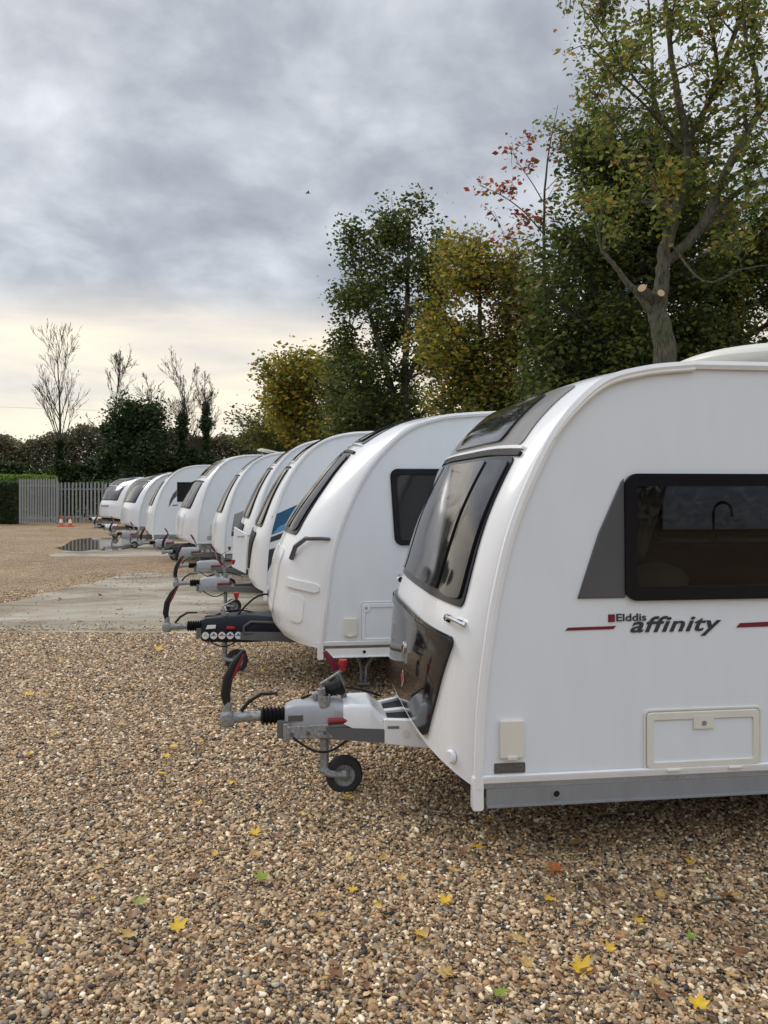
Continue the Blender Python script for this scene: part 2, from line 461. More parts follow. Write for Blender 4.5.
    def cab():
        m = MB()
        pts = []
        for i in range(22):
            t = i/21; x = x0+0.02+0.42*math.sin(PI*t)**0.9*0.85; 
            pts.append((x0+0.05+0.36*t, -0.11-0.03*math.sin(PI*t), 0.36-0.085*math.sin(PI*t)))
        m.tube(pts, 0.007, 6)
        pts = [(x0+0.1+0.5*t, 0.05, 0.55+0.06*math.sin(PI*t)) for t in [i/16 for i in range(17)]]
        m.tube(pts, 0.008, 6)
        return m.mesh('breakaway_cable', M_rubber)
    link('breakaway_cable', cm(('cb', L), cab), root)

def road_wheels(root, W, xw):
    def wt():
        m = MB(); m.lathe((0,0,0), (0,1,0), [(-0.09,0.20),(-0.095,0.30),(-0.07,0.325),(0.07,0.325),(0.095,0.30),(0.09,0.20)], 32)
        return m.mesh('tyre', M_tyre)
    def wr():
        m = MB(); m.lathe((0,0,0), (0,1,0), [(-0.07,0.20),(-0.06,0.17),(-0.03,0.15),(-0.035,0.06),(-0.06,0.05),(-0.06,0)], 24)
        m.lathe((0,0,0), (0,1,0), [(0.07,0.20),(0.06,0.17),(0.03,0.15),(0.035,0.06),(0.06,0.05),(0.06,0)], 24)
        return m.mesh('rim', M_lgrey)
    for sg in (-1, 1):
        w = bpy.data.objects.new('wheel', cm('wt', wt)); COL.objects.link(w); w.parent = root; w.location = (xw, sg*(W-0.16), 0.325)
        link('rim', cm('wr', wr), w)

# ------------------------------------------------------------------ caravan
def caravan(label, o, r, trim, L, H, W, bulge, p=3.0, q=0.7, lift=0.12, hole=None, far_hole=None, skirtM=None, hitch_kw=None,
            rail=True, winz=None, sunz=None, locker=None, lockM=None, glassM=None, winv=0.76, dividers=True, steady=True, dv=0.42, low=0.36, rear_z=None, sunM=None, sunin=0.0, wrad=0.06):
    root = empty('touring_caravan', (o[0], o[1], 0), r, label, 'caravan', 'white touring caravans parked side by side in a row')
    B = Body(trim, L, H, W, bulge, p, q, lift)
    z0 = trim[0][1]
    # moulded shell: front, roof and rear in one skin
    arcs = list(B.arc); NV = 34
    mb = MB()
    mb.grid(lambda u, v: B.pt(B.arc[min(len(arcs)-1, int(round(u*(len(arcs)-1))))], math.sin((v-0.5)*PI)), len(arcs)-1, NV)
    me = mb.mesh('moulded_shell', M_shell, True, 60, normals=False)
    bm = bmesh.new(); bm.from_mesh(me); bm.normal_update()
    c = 0
    for f in bm.faces:
        d = f.calc_center_median()-Vector((L/2, 0, 1.3)); c += 1 if f.normal.dot(d) > 0 else -1
    if c < 0: bmesh.ops.reverse_faces(bm, faces=bm.faces[:])
    bm.to_mesh(me); bm.free()
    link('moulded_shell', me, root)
    # underside
    mb = MB(); mb.box(trim[0][0]-0.02, L-0.1, -W+0.02, W-0.02, low+0.03, low+0.08); part('floor_pan', mb, M_blk, root)
    # side walls
    outer = [tuple(q_) for q_ in B.prof]
    for sg, hs in ((-1, hole), (1, far_hole)):
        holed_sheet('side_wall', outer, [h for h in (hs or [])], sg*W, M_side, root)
        # edge moulding that follows the wall's outline
        pr = [Vector((x, sg*(W+0.006), z)) for x, z in outer]
        nr = B.nrm; mb = MB(); K = len(pr)
        vs = []
        for i in range(K):
            n2 = Vector((nr[i][0], 0, nr[i][1]))
            a, b = pr[i]+n2*0.012, pr[i]-n2*0.030
            yo = Vector((0, sg*0.012, 0))
            vs += [a, a+yo, (a+b)/2+yo*1.7, b+yo, b, b-yo*1.2, a-yo*1.2]
        n7 = 7
        fs = [(i*n7+j, i*n7+(j+1)%n7, (i+1)*n7+(j+1)%n7, (i+1)*n7+j) for i in range(K-1) for j in range(n7)]
        mb.add(vs, fs); part('edge_moulding', mb, M_shell, root, ang=30)
        # rail and skirt
        xs = trim[0][0]
        mb = MB(); mb.prism([(0,z0-0.005),(0,z0+0.02),(0.012,z0+0.045),(0.012,z0+0.055),(0.0,z0+0.06)], lambda a, b: (xs+0.03, sg*(W+0.004+a), b), lambda a, b: (L-0.05, sg*(W+0.004+a), b))
        if rail: part('bottom_rail', mb, M_shell, root)
        mb = MB(); mb.box(xs+0.05, L-0.06, sg*W-0.012, sg*W+0.012, low, z0-0.006)
        mb.box(xs+0.05, L-0.06, sg*W-0.03, sg*W+0.012, low-0.004, low+0.004)
        part('side_skirt', mb, skirtM or M_grey, root)
        mb = MB(); xh = xs+0.40
        mb.lathe((xh, sg*(W+0.0125), (low+z0)/2), (0,sg,0), [(0,0.024),(0.004,0.024),(0.004,0.017),(0.0,0.015)], 18); 
        ih = part('jacking_point', mb, skirtM or M_grey, root)
        mb = MB(); mb.lathe((xh, sg*(W+0.0135), (low+z0)/2), (0,sg,0), [(0,0.016),(0,0)], 18); part('socket', mb, M_rubber, ih)
        mb = MB(); mb.prism(rrect(xs-0.02, xs+0.035, low-0.02, z0+0.06, 0.012, 3), lambda a, b: (a, sg*(W-0.03), b), lambda a, b: (a, sg*(W+0.022), b))
        part('corner_cap', mb, M_shell, root, bevel=0.004)
    # front windows
    if winz:
        za, zb = B.az(winz[0]), B.az(winz[1])
        part('front_window', B.patch(za, zb, -winv, winv, -winv+0.02, winv-0.02, off=0.010, rad=wrad, bow=-0.01), M_frame, root, ang=50)
        wf = root.children[-1] if False else COL.objects[-1]
        gm = glassM or M_glass
        if dividers:
            spans = [(-winv+0.035, -dv-0.028), (-dv+0.028, dv-0.028), (dv+0.028, winv-0.035)]
        else: spans = [(-winv+0.035, winv-0.035)]
        for (s0, s1) in spans:
            part('pane', B.patch(za+0.035, zb-0.03, s0, s1, off=0.022, rim=0.008, rad=wrad*0.7, bow=-0.01), gm, wf, ang=50)
    if sunz:
        za, zb = B.az(sunz[0]), B.az(sunz[1])
        part('upper_trim_panel', B.patch(za, zb, -winv-0.02+sunin, winv+0.02-sunin, off=0.007, rad=0.05), sunM or M_taupe, root, ang=50)
        part('sunroof_pane', B.patch(za+0.03, zb-0.04, -0.54, 0.54, off=0.020, rim=0.004, rad=0.06), M_glass, root, ang=50)
        mb = MB(); N = 24
        for zc, th, mm, nm in ((winz[1]+0.018, 0.026, M_rubber, 'seal'), (sunz[0]-0.012, 0.018, M_shell, 'trim_strip')):
            a_ = B.az(zc)
            part(nm, B.patch(a_-th/2, a_+th/2, -winv-0.02, winv+0.02, off=0.018, rim=-0.004, rad=0.004, nu=3), mm, root, ang=50)
    if locker:
        l0, l1, v0, w0 = locker
        lk = part('gas_locker', B.patch(B.az(l0), B.az(l1), -v0, v0, -w0, w0, off=0.016, rad=0.06), lockM or M_gloss, root, ang=50)
    for sg in (-1, 1):
        pass
    # corner steadies folded below the floor
    if steady:
        for sg in (-1, 1):
            m = MB()
            m.tube([(trim[0][0]+0.32, sg*(W-0.35), low+0.04),(trim[0][0]+0.40, sg*(W-0.30), 0.20),(trim[0][0]+0.40, sg*(W-0.30), 0.06)], 0.016, 6)
            m.tube([(trim[0][0]+0.62, sg*(W-0.35), low+0.04),(trim[0][0]+0.45, sg*(W-0.30), 0.20),(trim[0][0]+0.44, sg*(W-0.30), 0.06)], 0.016, 6)
            m.box(trim[0][0]+0.36, trim[0][0]+0.48, sg*(W-0.30)-0.05, sg*(W-0.30)+0.05, 0.035, 0.06)
            part('corner_steady', m, M_galv, root)
    road_wheels(root, W, L*0.56)
    # tail lights
    for sg in (-1, 1):
        m = MB(); m.box(L+0.02, L+0.06, sg*(W-0.22)-0.05, sg*(W-0.22)+0.05, 0.75, 1.35); part('tail_light', m, M_red, root, bevel=0.01)
    if hitch_kw: hitch(root, **hitch_kw)
    return root, B

def on_side(root, W, name, poly, m, d0=-0.002, d1=0.004, bevel=0, **props):
    mb = MB(); mb.prism(poly, lambda x, z: (x, -W-d0, z), lambda x, z: (x, -W-d1, z))
    return part(name, mb, m, root, bevel=bevel, **props)
def side_window(root, W, poly, fr=0.04, glass=None, out=0.022, far=False):
    sg = 1 if far else -1
    f0 = lambda x, z: (x, sg*(W-0.02), z); f1 = lambda x, z: (x, sg*(W+out), z)
    mb = MB(); mb.ring(inset_poly(poly, -0.012), inset_poly(poly, fr), f0, f1)
    w = part('side_window', mb, M_frame, root, bevel=0.006)
    mb = MB(); g = inset_poly(poly, fr-0.008)
    mb.prism(g, lambda x, z: (x, sg*(W+0.006), z), lambda x, z: (x, sg*(W+0.010), z))
    part('pane', mb, glass or M_tint, w, smooth=False)
    return w
def hatch(root, W, x0, x1, z0, z1, notch=True, mm=None):
    mm = mm or M_cream
    mb = MB(); f0 = lambda x, z: (x, -W+0.002, z)
    mb.ring(rrect(x0,x1,z0,z1,0.03), rrect(x0+0.012,x1-0.012,z0+0.012,z1-0.012,0.024), f0, lambda x, z: (x,-W-0.008,z))
    h = part('service_hatch', mb, mm, root, bevel=0.003)
    mb = MB()
    mb.ring(rrect(x0+0.016,x1-0.016,z0+0.016,z1-0.016,0.022), rrect(x0+0.05,x1-0.05,z0+0.05,z1-0.055,0.012), f0, lambda x, z: (x,-W-0.014,z))
    part('door_frame', mb, mm, h, bevel=0.004)
    mb = MB(); mb.prism(rrect(x0+0.05,x1-0.05,z0+0.05,z1-0.055,0.012), f0, lambda x, z: (x,-W-0.005,z)); part('door_panel', mb, M_side, h)
    xc = (x0+x1)/2 if notch else x0+0.055; zc = z1-0.075 if notch else z1-0.06
    mb = MB()
    if notch: mb.prism(rrect(xc-0.055,xc+0.055,zc-0.03,zc+0.04,0.008), f0, lambda x, z: (x,-W-0.0145,z))
    else: mb.lathe((xc,-W,zc), (0,-1,0), [(0,0.04),(0.016,0.038),(0.016,0)], 18)
    part('lock_plate', mb, mm, h, bevel=0.002)
    mb = MB(); mb.lathe((xc,-W-0.0165,zc), (0,-1,0), [(0,0.012),(0.002,0.012),(0.002,0)], 14); part('lock', mb, M_galv, h)
    if notch:
        for t in (0.24, 0.76):
            xx = x0+(x1-x0)*t; mb = MB(); mb.tube([(xx-0.035,-W-0.014,z0+0.008),(xx+0.035,-W-0.014,z0+0.008)], 0.009, 8); part('hinge', mb, mm, h)
    return h
def socket_box(root, W, x0, x1, z0, z1):
    mb = MB(); mb.prism(rrect(x0,x1,z0,z1,0.008,3), lambda x, z: (x,-W+0.002,z), lambda x, z: (x,-W-0.022,z))
    s = part('socket_cover', mb, M_cream, root, bevel=0.004)
    mb = MB(); mb.prism(rrect((x0+x1)/2-0.025,(x0+x1)/2+0.025,z0-0.006,z0+0.012,0.005,3), lambda x, z: (x,-W-0.004,z), lambda x, z: (x,-W-0.030,z))
    part('flap_lip', mb, M_cream, s, bevel=0.002)
def text_on_side(root, W, body, x, z, size, m, shear=0.0, bold=0.0, sx=1.0, space=1.0, name='lettering', width=None):
    cu = bpy.data.curves.new('t', 'FONT'); cu.body = body; cu.size = size; cu.shear = shear; cu.offset = bold
    cu.extrude = 0.0012; cu.space_character = space; cu.resolution_u = 4
    ob = bpy.data.objects.new('t', cu); COL.objects.link(ob)
    me = bpy.data.meshes.new_from_object(ob); bpy.data.objects.remove(ob)
    me.name = name; me.materials.clear(); me.materials.append(m)
    xs = [v.co.x for v in me.vertices]; w = max(xs)-min(xs); k = (width/w) if width else sx
    for v in me.vertices: v.co = Vector((x+(v.co.x-min(xs))*k, -W-0.004-v.co.z, z+v.co.y))
    return link(name, me, root)
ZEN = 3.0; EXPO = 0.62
# ------------------------------------------------------------------ the row of caravans
SURF_N = lambda B, a, v: B.n(a, v)
def disc_on(root, B, name, a, v, r, m, h=0.012, off=0.01, n=20, sx=1.0, **props):
    p = B.pt(a, v, 0); nn = B.n(a, v); mb = MB(); mb.lathe(p+nn*off, nn, [(0, r), (h*0.6, r), (h, r*0.8), (h, 0)], n)
    return part(name, mb, m, root, **props)
def steps(B, pts, off=0.03):
    return [B.pt(B.az(z), v)+B.n(B.az(z), v)*o for z, v, o in pts]

# nearest caravan ---------------------------------------------------------------
W1 = 1.12
O1, R1 = (0.025, 4.755), R(7)
s1 = side_at(O1, R1, W1)
trim1 = [(0.285,0.408),(0.29,0.60),(0.305,0.86),(0.335,1.10),(0.375,1.34),(0.455,1.66),(0.575,1.95),(0.715,2.19),(0.92,2.385),(1.14,2.455),(1.40,2.485)]
wp = [s1(626,476), s1(628,598)]
wx0 = wp[0][0]; wx1 = wx0+1.36; wz1 = wp[0][1]; wz0 = wp[1][1]
wpoly = rrect(wx0, wx1, wz0, wz1, 0.05)
fw = rrect(2.34, 3.55, 1.49, 1.93, 0.05)
root1, B1 = caravan('white caravan nearest the camera with affinity lettering, glossy black front locker and big side window', O1, R1, trim1, 6.2, 2.49, W1,
    [(0.40,0.20),(0.6,0.20),(1.1,0.20),(1.3,0.15),(1.7,0.12),(2.0,0.095),(2.3,0.06),(2.46,0.03),(2.6,0.02)],
    hole=[inset_poly(wpoly, 0.02)], far_hole=[inset_poly(fw, 0.03)],
    hitch_kw=None, winz=(1.235,1.99), sunz=(2.05,2.37), locker=None, winv=0.85, low=0.322, lift=0.10, sunin=0.05, wrad=0.035, p=3.8, steady=False, dv=0.52)
side_window(root1, W1, wpoly, fr=0.05)
side_window(root1, W1, fw, fr=0.04, far=True)
# grey wedge beside the window
a, b_, c_ = s1(577,599), s1(625,476), s1(626,599)
on_side(root1, W1, 'grey_wedge_panel', [(a[0],wz0+0.002),(c_[0]-0.006,wz0+0.002),(wx0-0.014,wz1-0.01),(wx0-0.03,wz1-0.03),(a[0]+(wx0-a[0])*0.42,wz0+0.32)], M_graph, -0.002, 0.012, bevel=0.005)
# writing and stripes
p = s1(649,632); q_ = s1(722,632)
x_a, z_a = s1(630,632)
text_on_side(root1, W1, 'affinity', x_a, z_a, 0.108, M_text, shear=0.30, bold=0.0020, space=1.06, width=s1(721,630)[0]-x_a)
x_e, z_e = s1(616,621)
text_on_side(root1, W1, 'Elddis', x_e, z_e, 0.052, M_text, bold=0.0008, width=s1(646,621)[0]-x_e)
x_q, z_q = s1(608,622)
on_side(root1, W1, 'emblem_square', [(x_q,z_q),(x_q+0.034,z_q),(x_q+0.034,z_q+0.038),(x_q,z_q+0.038)], M_maroon, 0, 0.004)
mb = MB()
for (px0,py0,px1,py1,px2,py2,px3,py3) in ((565,630.6,613,629.0,616,625.8,568,627.6),(736,627.4,790,625,790,619.5,740,623)):
    pl = [s1(px0,py0),s1(px1,py1),s1(px2,py2),s1(px3,py3)]
    if px0 > 700: pl = [pl[0], (pl[0][0]+1.2, pl[0][1]+0.012), (pl[0][0]+1.2, pl[0][1]+0.052), pl[3]]
    mb = MB(); mb.prism(pl, lambda x, z: (x,-W1,z), lambda x, z: (x,-W1-0.0035,z)); part('stripe', mb, M_maroon, root1)
h0, h1 = s1(643,772), s1(761,705)
hatch(root1, W1, h0[0], h1[0], h0[1], h1[1])
c0, c1 = s1(499,757.5), s1(523,719)
socket_box(root1, W1, c0[0], c1[0], c0[1], c1[1])
c0, c1 = s1(494,773.5), s1(525,762)
pl = on_side(root1, W1, 'dealer_plate', rrect(c0[0],c1[0],c0[1],c1[1],0.006,3), M_plate, 0, 0.005)
text_on_side(root1, W1+0.003, 'SHORCO', c0[0]+0.012, c0[1]+0.014, 0.036, M_taupe, width=c1[0]-c0[0]-0.024)
# awning rail lip over the top of the wall
mb = MB(); pts = [Vector((x, -W1-0.016, z-0.032)) for x, z in B1.prof if z > 2.12 and x < 5.2]
mb.tube(pts, 0.011, 8); part('awning_rail', mb, M_cream, root1)
# gas locker
lk = part('gas_locker', B1.patch(B1.az(0.46), B1.az(1.09), -0.66, 0.66, -0.86, 0.86, off=0.016, rad=0.05), M_gloss, root1, ang=50)
part('hinge_ridge', B1.patch(B1.az(1.035), B1.az(1.075), -0.852, 0.852, off=0.034, rim=0.012, rad=0.015, nu=6), M_gloss, lk, ang=50)
disc_on(lk, B1, 'lock', B1.az(0.86), -0.08, 0.040, M_chrome, off=0.016)
d_ = disc_on(lk, B1, 'lock_barrel', B1.az(0.86), -0.08, 0.018, M_rubber, off=0.028, h=0.004)
a0 = B1.az(0.66); mb = MB()
pp = [B1.pt(a0+da, -0.10+dv)+B1.n(a0, -0.10)*0.019 for da, dv in ((0.075,0),(0,0.05),(-0.075,0),(0,-0.05))]
mb.add(pp, [(0,1,2,3)]); wd = part('warning_diamond', mb, M_white, lk, smooth=False)
pp = [B1.pt(a0+da, -0.10+dv)+B1.n(a0, -0.10)*0.021 for da, dv in ((0.06,0),(0,0.04),(-0.06,0),(0,-0.04))]
mb = MB(); mb.add(pp, [(0,1,2,3)]); part('red_diamond', mb, M_red, wd, smooth=False)
# grab handles and marker lights on the front
for sg in (-1, 1):
    P_ = [(1.165, sg*0.76, 0.010),(1.172, sg*0.79, 0.035),(1.175, sg*0.83, 0.042),(1.172, sg*0.88, 0.032),(1.165, sg*0.90, 0.006)]
    mb = MB(); mb.tube(steps(B1, P_), [0.016,0.013,0.011,0.013,0.016], 8); gh = part('grab_handle', mb, M_chrome, root1)
    mb = MB(); pz = steps(B1, [(1.165, sg*0.745, 0.006),(1.165, sg*0.775, 0.008)]); mb.tube(pz, 0.02, 8); part('handle_foot', mb, M_rubber, gh)
    disc_on(root1, B1, 'marker_light', B1.az(0.49), sg*0.90, 0.034, M_white, off=0.004, h=0.02)
# hitch of the nearest caravan, with its long white fairing
L1 = 0.985
hitch(root1, L1, 'grey', jy=-0.072)
mb = MB()
def fsec(x, w, zt, zb): return [(x,-w,zb),(x,-w*0.98,zt-0.03),(x,-w*0.86,zt),(x,w*0.86,zt),(x,w*0.98,zt-0.03),(x,w,zb)]
S = [fsec(-0.29,0.142,0.545,0.44), fsec(-0.24,0.155,0.555,0.42), fsec(-0.12,0.18,0.55,0.36), fsec(-0.07,0.19,0.50,0.345), fsec(-0.02,0.20,0.475,0.335)]
vs = [p for s_ in S for p in s_]; fs = [(i*6+j,i*6+j+1,(i+1)*6+j+1,(i+1)*6+j) for i in range(len(S)-1) for j in range(5)]
fs += [(5,4,3,2,1,0), tuple(24+j for j in range(6))]
mb.add(vs, fs); fr = part('white_fairing', mb, M_shell, root1, bevel=0.012)
for sg in (-1, 1):
    mb = MB(); mb.add([(-0.05,sg*0.205,0.33),(-0.05,sg*0.205,0.478),(-0.05,sg*0.165,0.478),(-0.05,sg*0.165,0.33),
                       (0.33,sg*0.38,0.33),(0.33,sg*0.38,0.505),(0.33,sg*0.33,0.505),(0.33,sg*0.33,0.33)],
        [(0,1,2,3),(4,7,6,5),(0,4,5,1),(1,5,6,2),(2,6,7,3),(3,7,4,0)])
    part('fairing_arm', mb, M_shell, fr, bevel=0.006)
mb = MB(); mb.add([(-0.05,-0.025,0.474),(-0.05,0.025,0.474),(0.33,0.03,0.50),(0.33,-0.03,0.50),(-0.05,-0.025,0.40),(-0.05,0.025,0.40),(0.33,0.03,0.40),(0.33,-0.03,0.40)],
    [(0,1,2,3),(4,7,6,5),(0,4,5,1),(1,5,6,2),(2,6,7,3),(3,7,4,0)]); part('centre_web', mb, M_shell, fr)
mb = MB(); mb.add([(-0.06,-0.19,0.462),(-0.06,0.19,0.462),(0.33,0.35,0.478),(0.33,-0.35,0.478)], [(0,1,2,3)]); part('step_mat', mb, M_rubber, fr)
for i, (xx, rr_, mm) in enumerate(((0.075,0.024,M_cream),(0.155,0.026,M_cream))):
    yy = -0.2055-(xx+0.05)/0.38*0.175; nn = Vector((0.42,-0.907,0)) if False else Vector((-0.418,-0.908,0))
    mb = MB(); mb.lathe(Vector((xx,yy,0.405)), nn, [(0.001,rr_),(0.003,rr_),(0.003,rr_*0.86),(0.0025,rr_*0.84),(0.0025,0)], 20); part('sticker', mb, mm, fr)
mb = MB(); f_ = lambda x, z, e: (x, -0.2055-(x+0.05)/0.38*0.175-e, z)
mb.prism([(-0.03,0.425),(0.035,0.432),(0.035,0.447),(-0.03,0.440)], lambda x, z: f_(x,z,0), lambda x, z: f_(x,z,0.003)); part('maker_mark', mb, M_taupe, fr)
mb = MB(); mb.prism([(0.22,0.38),(0.25,0.382),(0.25,0.43),(0.22,0.428)], lambda x, z: f_(x,z,0), lambda x, z: f_(x,z,0.003)); part('sticker', mb, M_pink, fr)
mb = MB(); mb.tube([(-0.45,0.0,0.56),(-0.45,0.0,0.60)], 0.028, 10); mb.box(-0.43,-0.37,-0.10,-0.04,0.50,0.60); part('clamp_block', mb, M_galv, root1, bevel=0.005)
mb = MB(); mb.tube([(-0.40,0.0,0.565),(-0.37,0.0,0.615),(-0.31,0.01,0.625),(-0.28,0.02,0.585)], [0.02,0.045,0.045,0.02], 10); part('coiled_plug_lead', mb, M_rubber, root1)
for bx_, by_, bz_ in ((-0.60,-0.112,0.38),(-0.50,-0.117,0.385),(-0.40,-0.122,0.385),(-0.30,-0.127,0.385)):
    mb = MB(); mb.lathe((bx_,by_+0.002,bz_), (0,-1,0), [(0,0.013),(0.008,0.013),(0.008,0.007),(0.016,0.007),(0.016,0)], 6); part('bolt', mb, M_galvd, root1)
mb = MB(); mb.prism([(-0.62,0.452),(-0.53,0.455),(-0.53,0.490),(-0.62,0.486)], lambda x, z: (x,-0.08,z), lambda x, z: (x,-0.1015,z)); part('rating_label', mb, M_plate, root1)
# roof pod
mb = MB()
rx0 = 1.83
def pod(u, v):
    a = 2*PI*v; t = u
    rr = math.sin(t*PI/2)
    x = rx0+0.85+0.85*math.copysign(abs(math.cos(a))**0.8, math.cos(a))*rr; y = -0.25+0.55*math.copysign(abs(math.sin(a))**0.8, math.sin(a))*rr
    return (x, y, 2.64+0.10*math.sqrt(max(0,1-rr**3.0)))
mb.grid(pod, 12, 40)
mb.grid(lambda u, v: (rx0+0.85+(0.85-0.18*u)*math.copysign(abs(math.cos(2*PI*v))**0.8, math.cos(2*PI*v)), -0.25+(0.55-0.14*u)*math.copysign(abs(math.sin(2*PI*v))**0.8, math.sin(2*PI*v)), 2.64-0.065*u), 2, 40)
mb.grid(lambda u, v: (rx0+0.85+(0.67*(1-u)+0.001)*math.cos(2*PI*v), -0.25+(0.41*(1-u)+0.001)*math.sin(2*PI*v), 2.574), 1, 40)
part('roof_dome', mb, M_cream, root1)
mb = MB(); mb.lathe((rx0-0.12,-0.85,2.50), (0,0,1), [(0,0.035),(0.012,0.03),(0.02,0.015),(0.02,0)], 14); part('cable_entry', mb, M_cream, root1)
# interior seen through the window
M_wood = weathered('walnut_laminate', (0.045,0.028,0.018), 0.35, (0.02,0.015,0.01), 0.4)
M_worktop = weathered('dark_worktop', (0.10,0.095,0.09), 0.3, (0.05,0.05,0.05), 0.3)
M_cloth = weathered('curtain_cloth', (0.50,0.48,0.45), 0.85, (0.3,0.28,0.26), 0.4)
mb = MB(); mb.box(1.95, 4.6, W1-0.62, W1-0.03, 0.47, 1.44); k_ = part('kitchen_cabinet', mb, M_wood, root1, bevel=0.005)
mb = MB(); mb.box(1.93, 4.62, W1-0.65, W1-0.03, 1.443, 1.47); part('worktop', mb, M_worktop, k_, bevel=0.003)
tx = 2.62
mb = MB(); pts = [(tx,W1-0.35,1.47),(tx,W1-0.35,1.68)]+[(tx+0.075-0.075*math.cos(a),W1-0.35,1.68+0.075*math.sin(a)) for a in [PI*i/8 for i in range(1,9)]]+[(tx+0.15,W1-0.35,1.645)]
mb.tube(pts, 0.011, 8); mb.tube([(tx,W1-0.35,1.51),(tx+0.13,W1-0.35,1.53)], 0.008, 6); mb.tube([(tx,W1-0.35,1.47),(tx,W1-0.35,1.54)], 0.02, 8); part('tap', mb, M_rubber, root1)
mb = MB(); mb.box(1.35, 1.40, -0.35, W1-0.03, 0.47, 2.3); part('partition', mb, M_wood, root1)
def cur(u, v):
    x = wx0+0.075+(0.035+0.125*(1-v)**1.2*(-1)+0.125)*u*1.0
    return (wx0+0.06+u*(0.06+0.12*v), -W1+0.05+0.012*math.sin(u*18), wz0+0.20+v*(wz1-wz0-0.24))
mb = MB(); mb.grid(cur, 24, 6); part('curtain', mb, M_cloth, root1)
mb = MB(); mb.lathe((wx0+0.24,-W1+0.16,wz0+0.03), (0,0,1), [(0,0.15),(0.05,0.16),(0.10,0.12),(0.125,0.05),(0.13,0)], 16); part('cushion', mb, M_cloth, root1, ang=60)
mb = MB(); mb.box(0.6, 3.6, -W1+0.03, -W1+0.62, 0.47, wz0-0.02); part('bench_seat', mb, M_wood, root1, bevel=0.02)
mb = MB(); mb.box(wx0, wx1+0.3, -W1+0.02, -W1+0.06, wz1-0.025, wz1+0.06); part('blind_cassette', mb, M_frame, root1)

# second caravan ----------------------------------------------------------------
W2 = 1.14; O2, R2 = (-1.21, 7.84), R(7); s2 = side_at(O2, R2, W2)
trim2 = [(0.50,0.44),(0.515,0.60),(0.55,0.88),(0.595,1.23),(0.68,1.53),(0.85,1.91),(1.05,2.19),(1.30,2.41),(1.58,2.51),(1.85,2.545),(2.1,2.56)]
root2, B2 = caravan('white caravan with rounded moulded nose, black hitch cover with a row of round stickers', O2, R2, trim2, 6.4, 2.56, W2,
    [(0.43,0.36),(0.50,0.44),(0.66,0.50),(1.1,0.51),(1.35,0.44),(1.8,0.30),(2.2,0.20),(2.45,0.08),(2.56,0.04)], p=2.6, q=0.75, lift=0.0,
    hitch_kw=dict(L=1.00, style='black', brake=False, jx=-0.42), winz=(1.34,2.08), sunz=(2.18,2.50), winv=0.66, low=0.36, skirtM=M_shell, sunM=M_glass)
a, b_ = s2(391,470), s2(394,544)
p2 = [(s2(391,472)),(s2(397,536)),(s2(402,543)),(s2(440,546))]
wz_1, wz_0 = s2(391,470)[1], s2(400,544)[1]
wl = s2(391,475)[0]
poly = []
for x, z in rrect(wl, wl+0.95, wz_0, wz_1, 0.06): poly.append((x+0.045*max(0, (wz_1-z)/(wz_1-wz_0))*max(0, 1-(x-wl)/0.5), z))
side_window(root2, W2, poly, fr=0.045, glass=M_glass)
h0, h1 = s2(360,644), s2(440,600)
hatch(root2, W2, h0[0], h0[0]+0.62, h0[1]+0.0, h1[1], notch=False, mm=M_side)
c0, c1 = s2(344,636), s2(357,618); socket_box(root2, W2, c0[0], c1[0], c0[1], c1[1])
# dark grab rails and moulded recesses on the corners
for sg in (-1, 1):
    pts = [(1.16, sg*0.72, 0.015),(1.26, sg*0.76, 0.045),(1.345, sg*0.85, 0.06),(1.38, sg*0.95, 0.05),(1.40, sg*0.985, 0.012)]
    mb = MB(); mb.tube(steps(B2, pts), [0.022,0.024,0.022,0.018,0.014], 8); part('grab_rail', mb, M_graph, root2)
    v_ = (0.72, 0.93) if sg > 0 else (-0.93, -0.72)
    part('moulded_pocket', B2.patch(B2.az(0.62), B2.az(0.86), v_[0]+0.03, v_[1]-0.03, off=0.010, rad=0.05, rim=-0.002), M_shell, root2, ang=30)
    part('moulded_brow', B2.patch(B2.az(0.92), B2.az(1.0), v_[0]-0.05, v_[1]+0.03, off=0.020, rad=0.03, rim=-0.002), M_shell, root2, ang=30)
part('gas_locker', B2.patch(B2.az(0.62), B2.az(1.22), -0.45, 0.45, -0.55, 0.55, off=0.012, rad=0.06), M_shell, root2, ang=30)
# five round stickers and a small panel on the black cover
icons = [(0.55,0.54,0.35),(0.25,0.12,0.20),(0.55,0.08,0.10),(0.10,0.10,0.14),(0.04,0.18,0.45)]
for i, cc in enumerate(icons):
    xx = -0.605+i*0.082; mb = MB(); y_ = -0.125-0.031*min(1,(xx+0.605)/0.37)
    mb.lathe((xx,y_,0.385), (0,-1,0), [(-0.01,0.036),(0.003,0.036),(0.003,0)], 22); st = part('round_sticker', mb, M_white, root2)
    mm = mat('sticker_ink_'+('yellow','purple','red','black','blue')[i], cc, 0.4)
    mb = MB(); mb.box(xx-0.028, xx+0.028, y_-0.0055, y_-0.003, 0.381, 0.389); mb.lathe((xx,y_-0.0035,0.398), (0,-1,0), [(0,0.011),(0.002,0.011),(0.002,0)], 12); part('symbol', mb, mm, st)
mb = MB(); mb.prism([(-0.60,0.455),(-0.505,0.46),(-0.50,0.492),(-0.585,0.49)], lambda x, z: (x,-0.12,z), lambda x, z: (x,-0.150,z)); part('white_plate', mb, M_white, root2)
mb = MB(); mb.prism([(-0.40,0.455),(-0.31,0.45),(-0.31,0.475),(-0.39,0.48)], lambda x, z: (x,-0.12,z), lambda x, z: (x,-0.168,z)); part('red_lever', mb, M_red, root2, bevel=0.004)
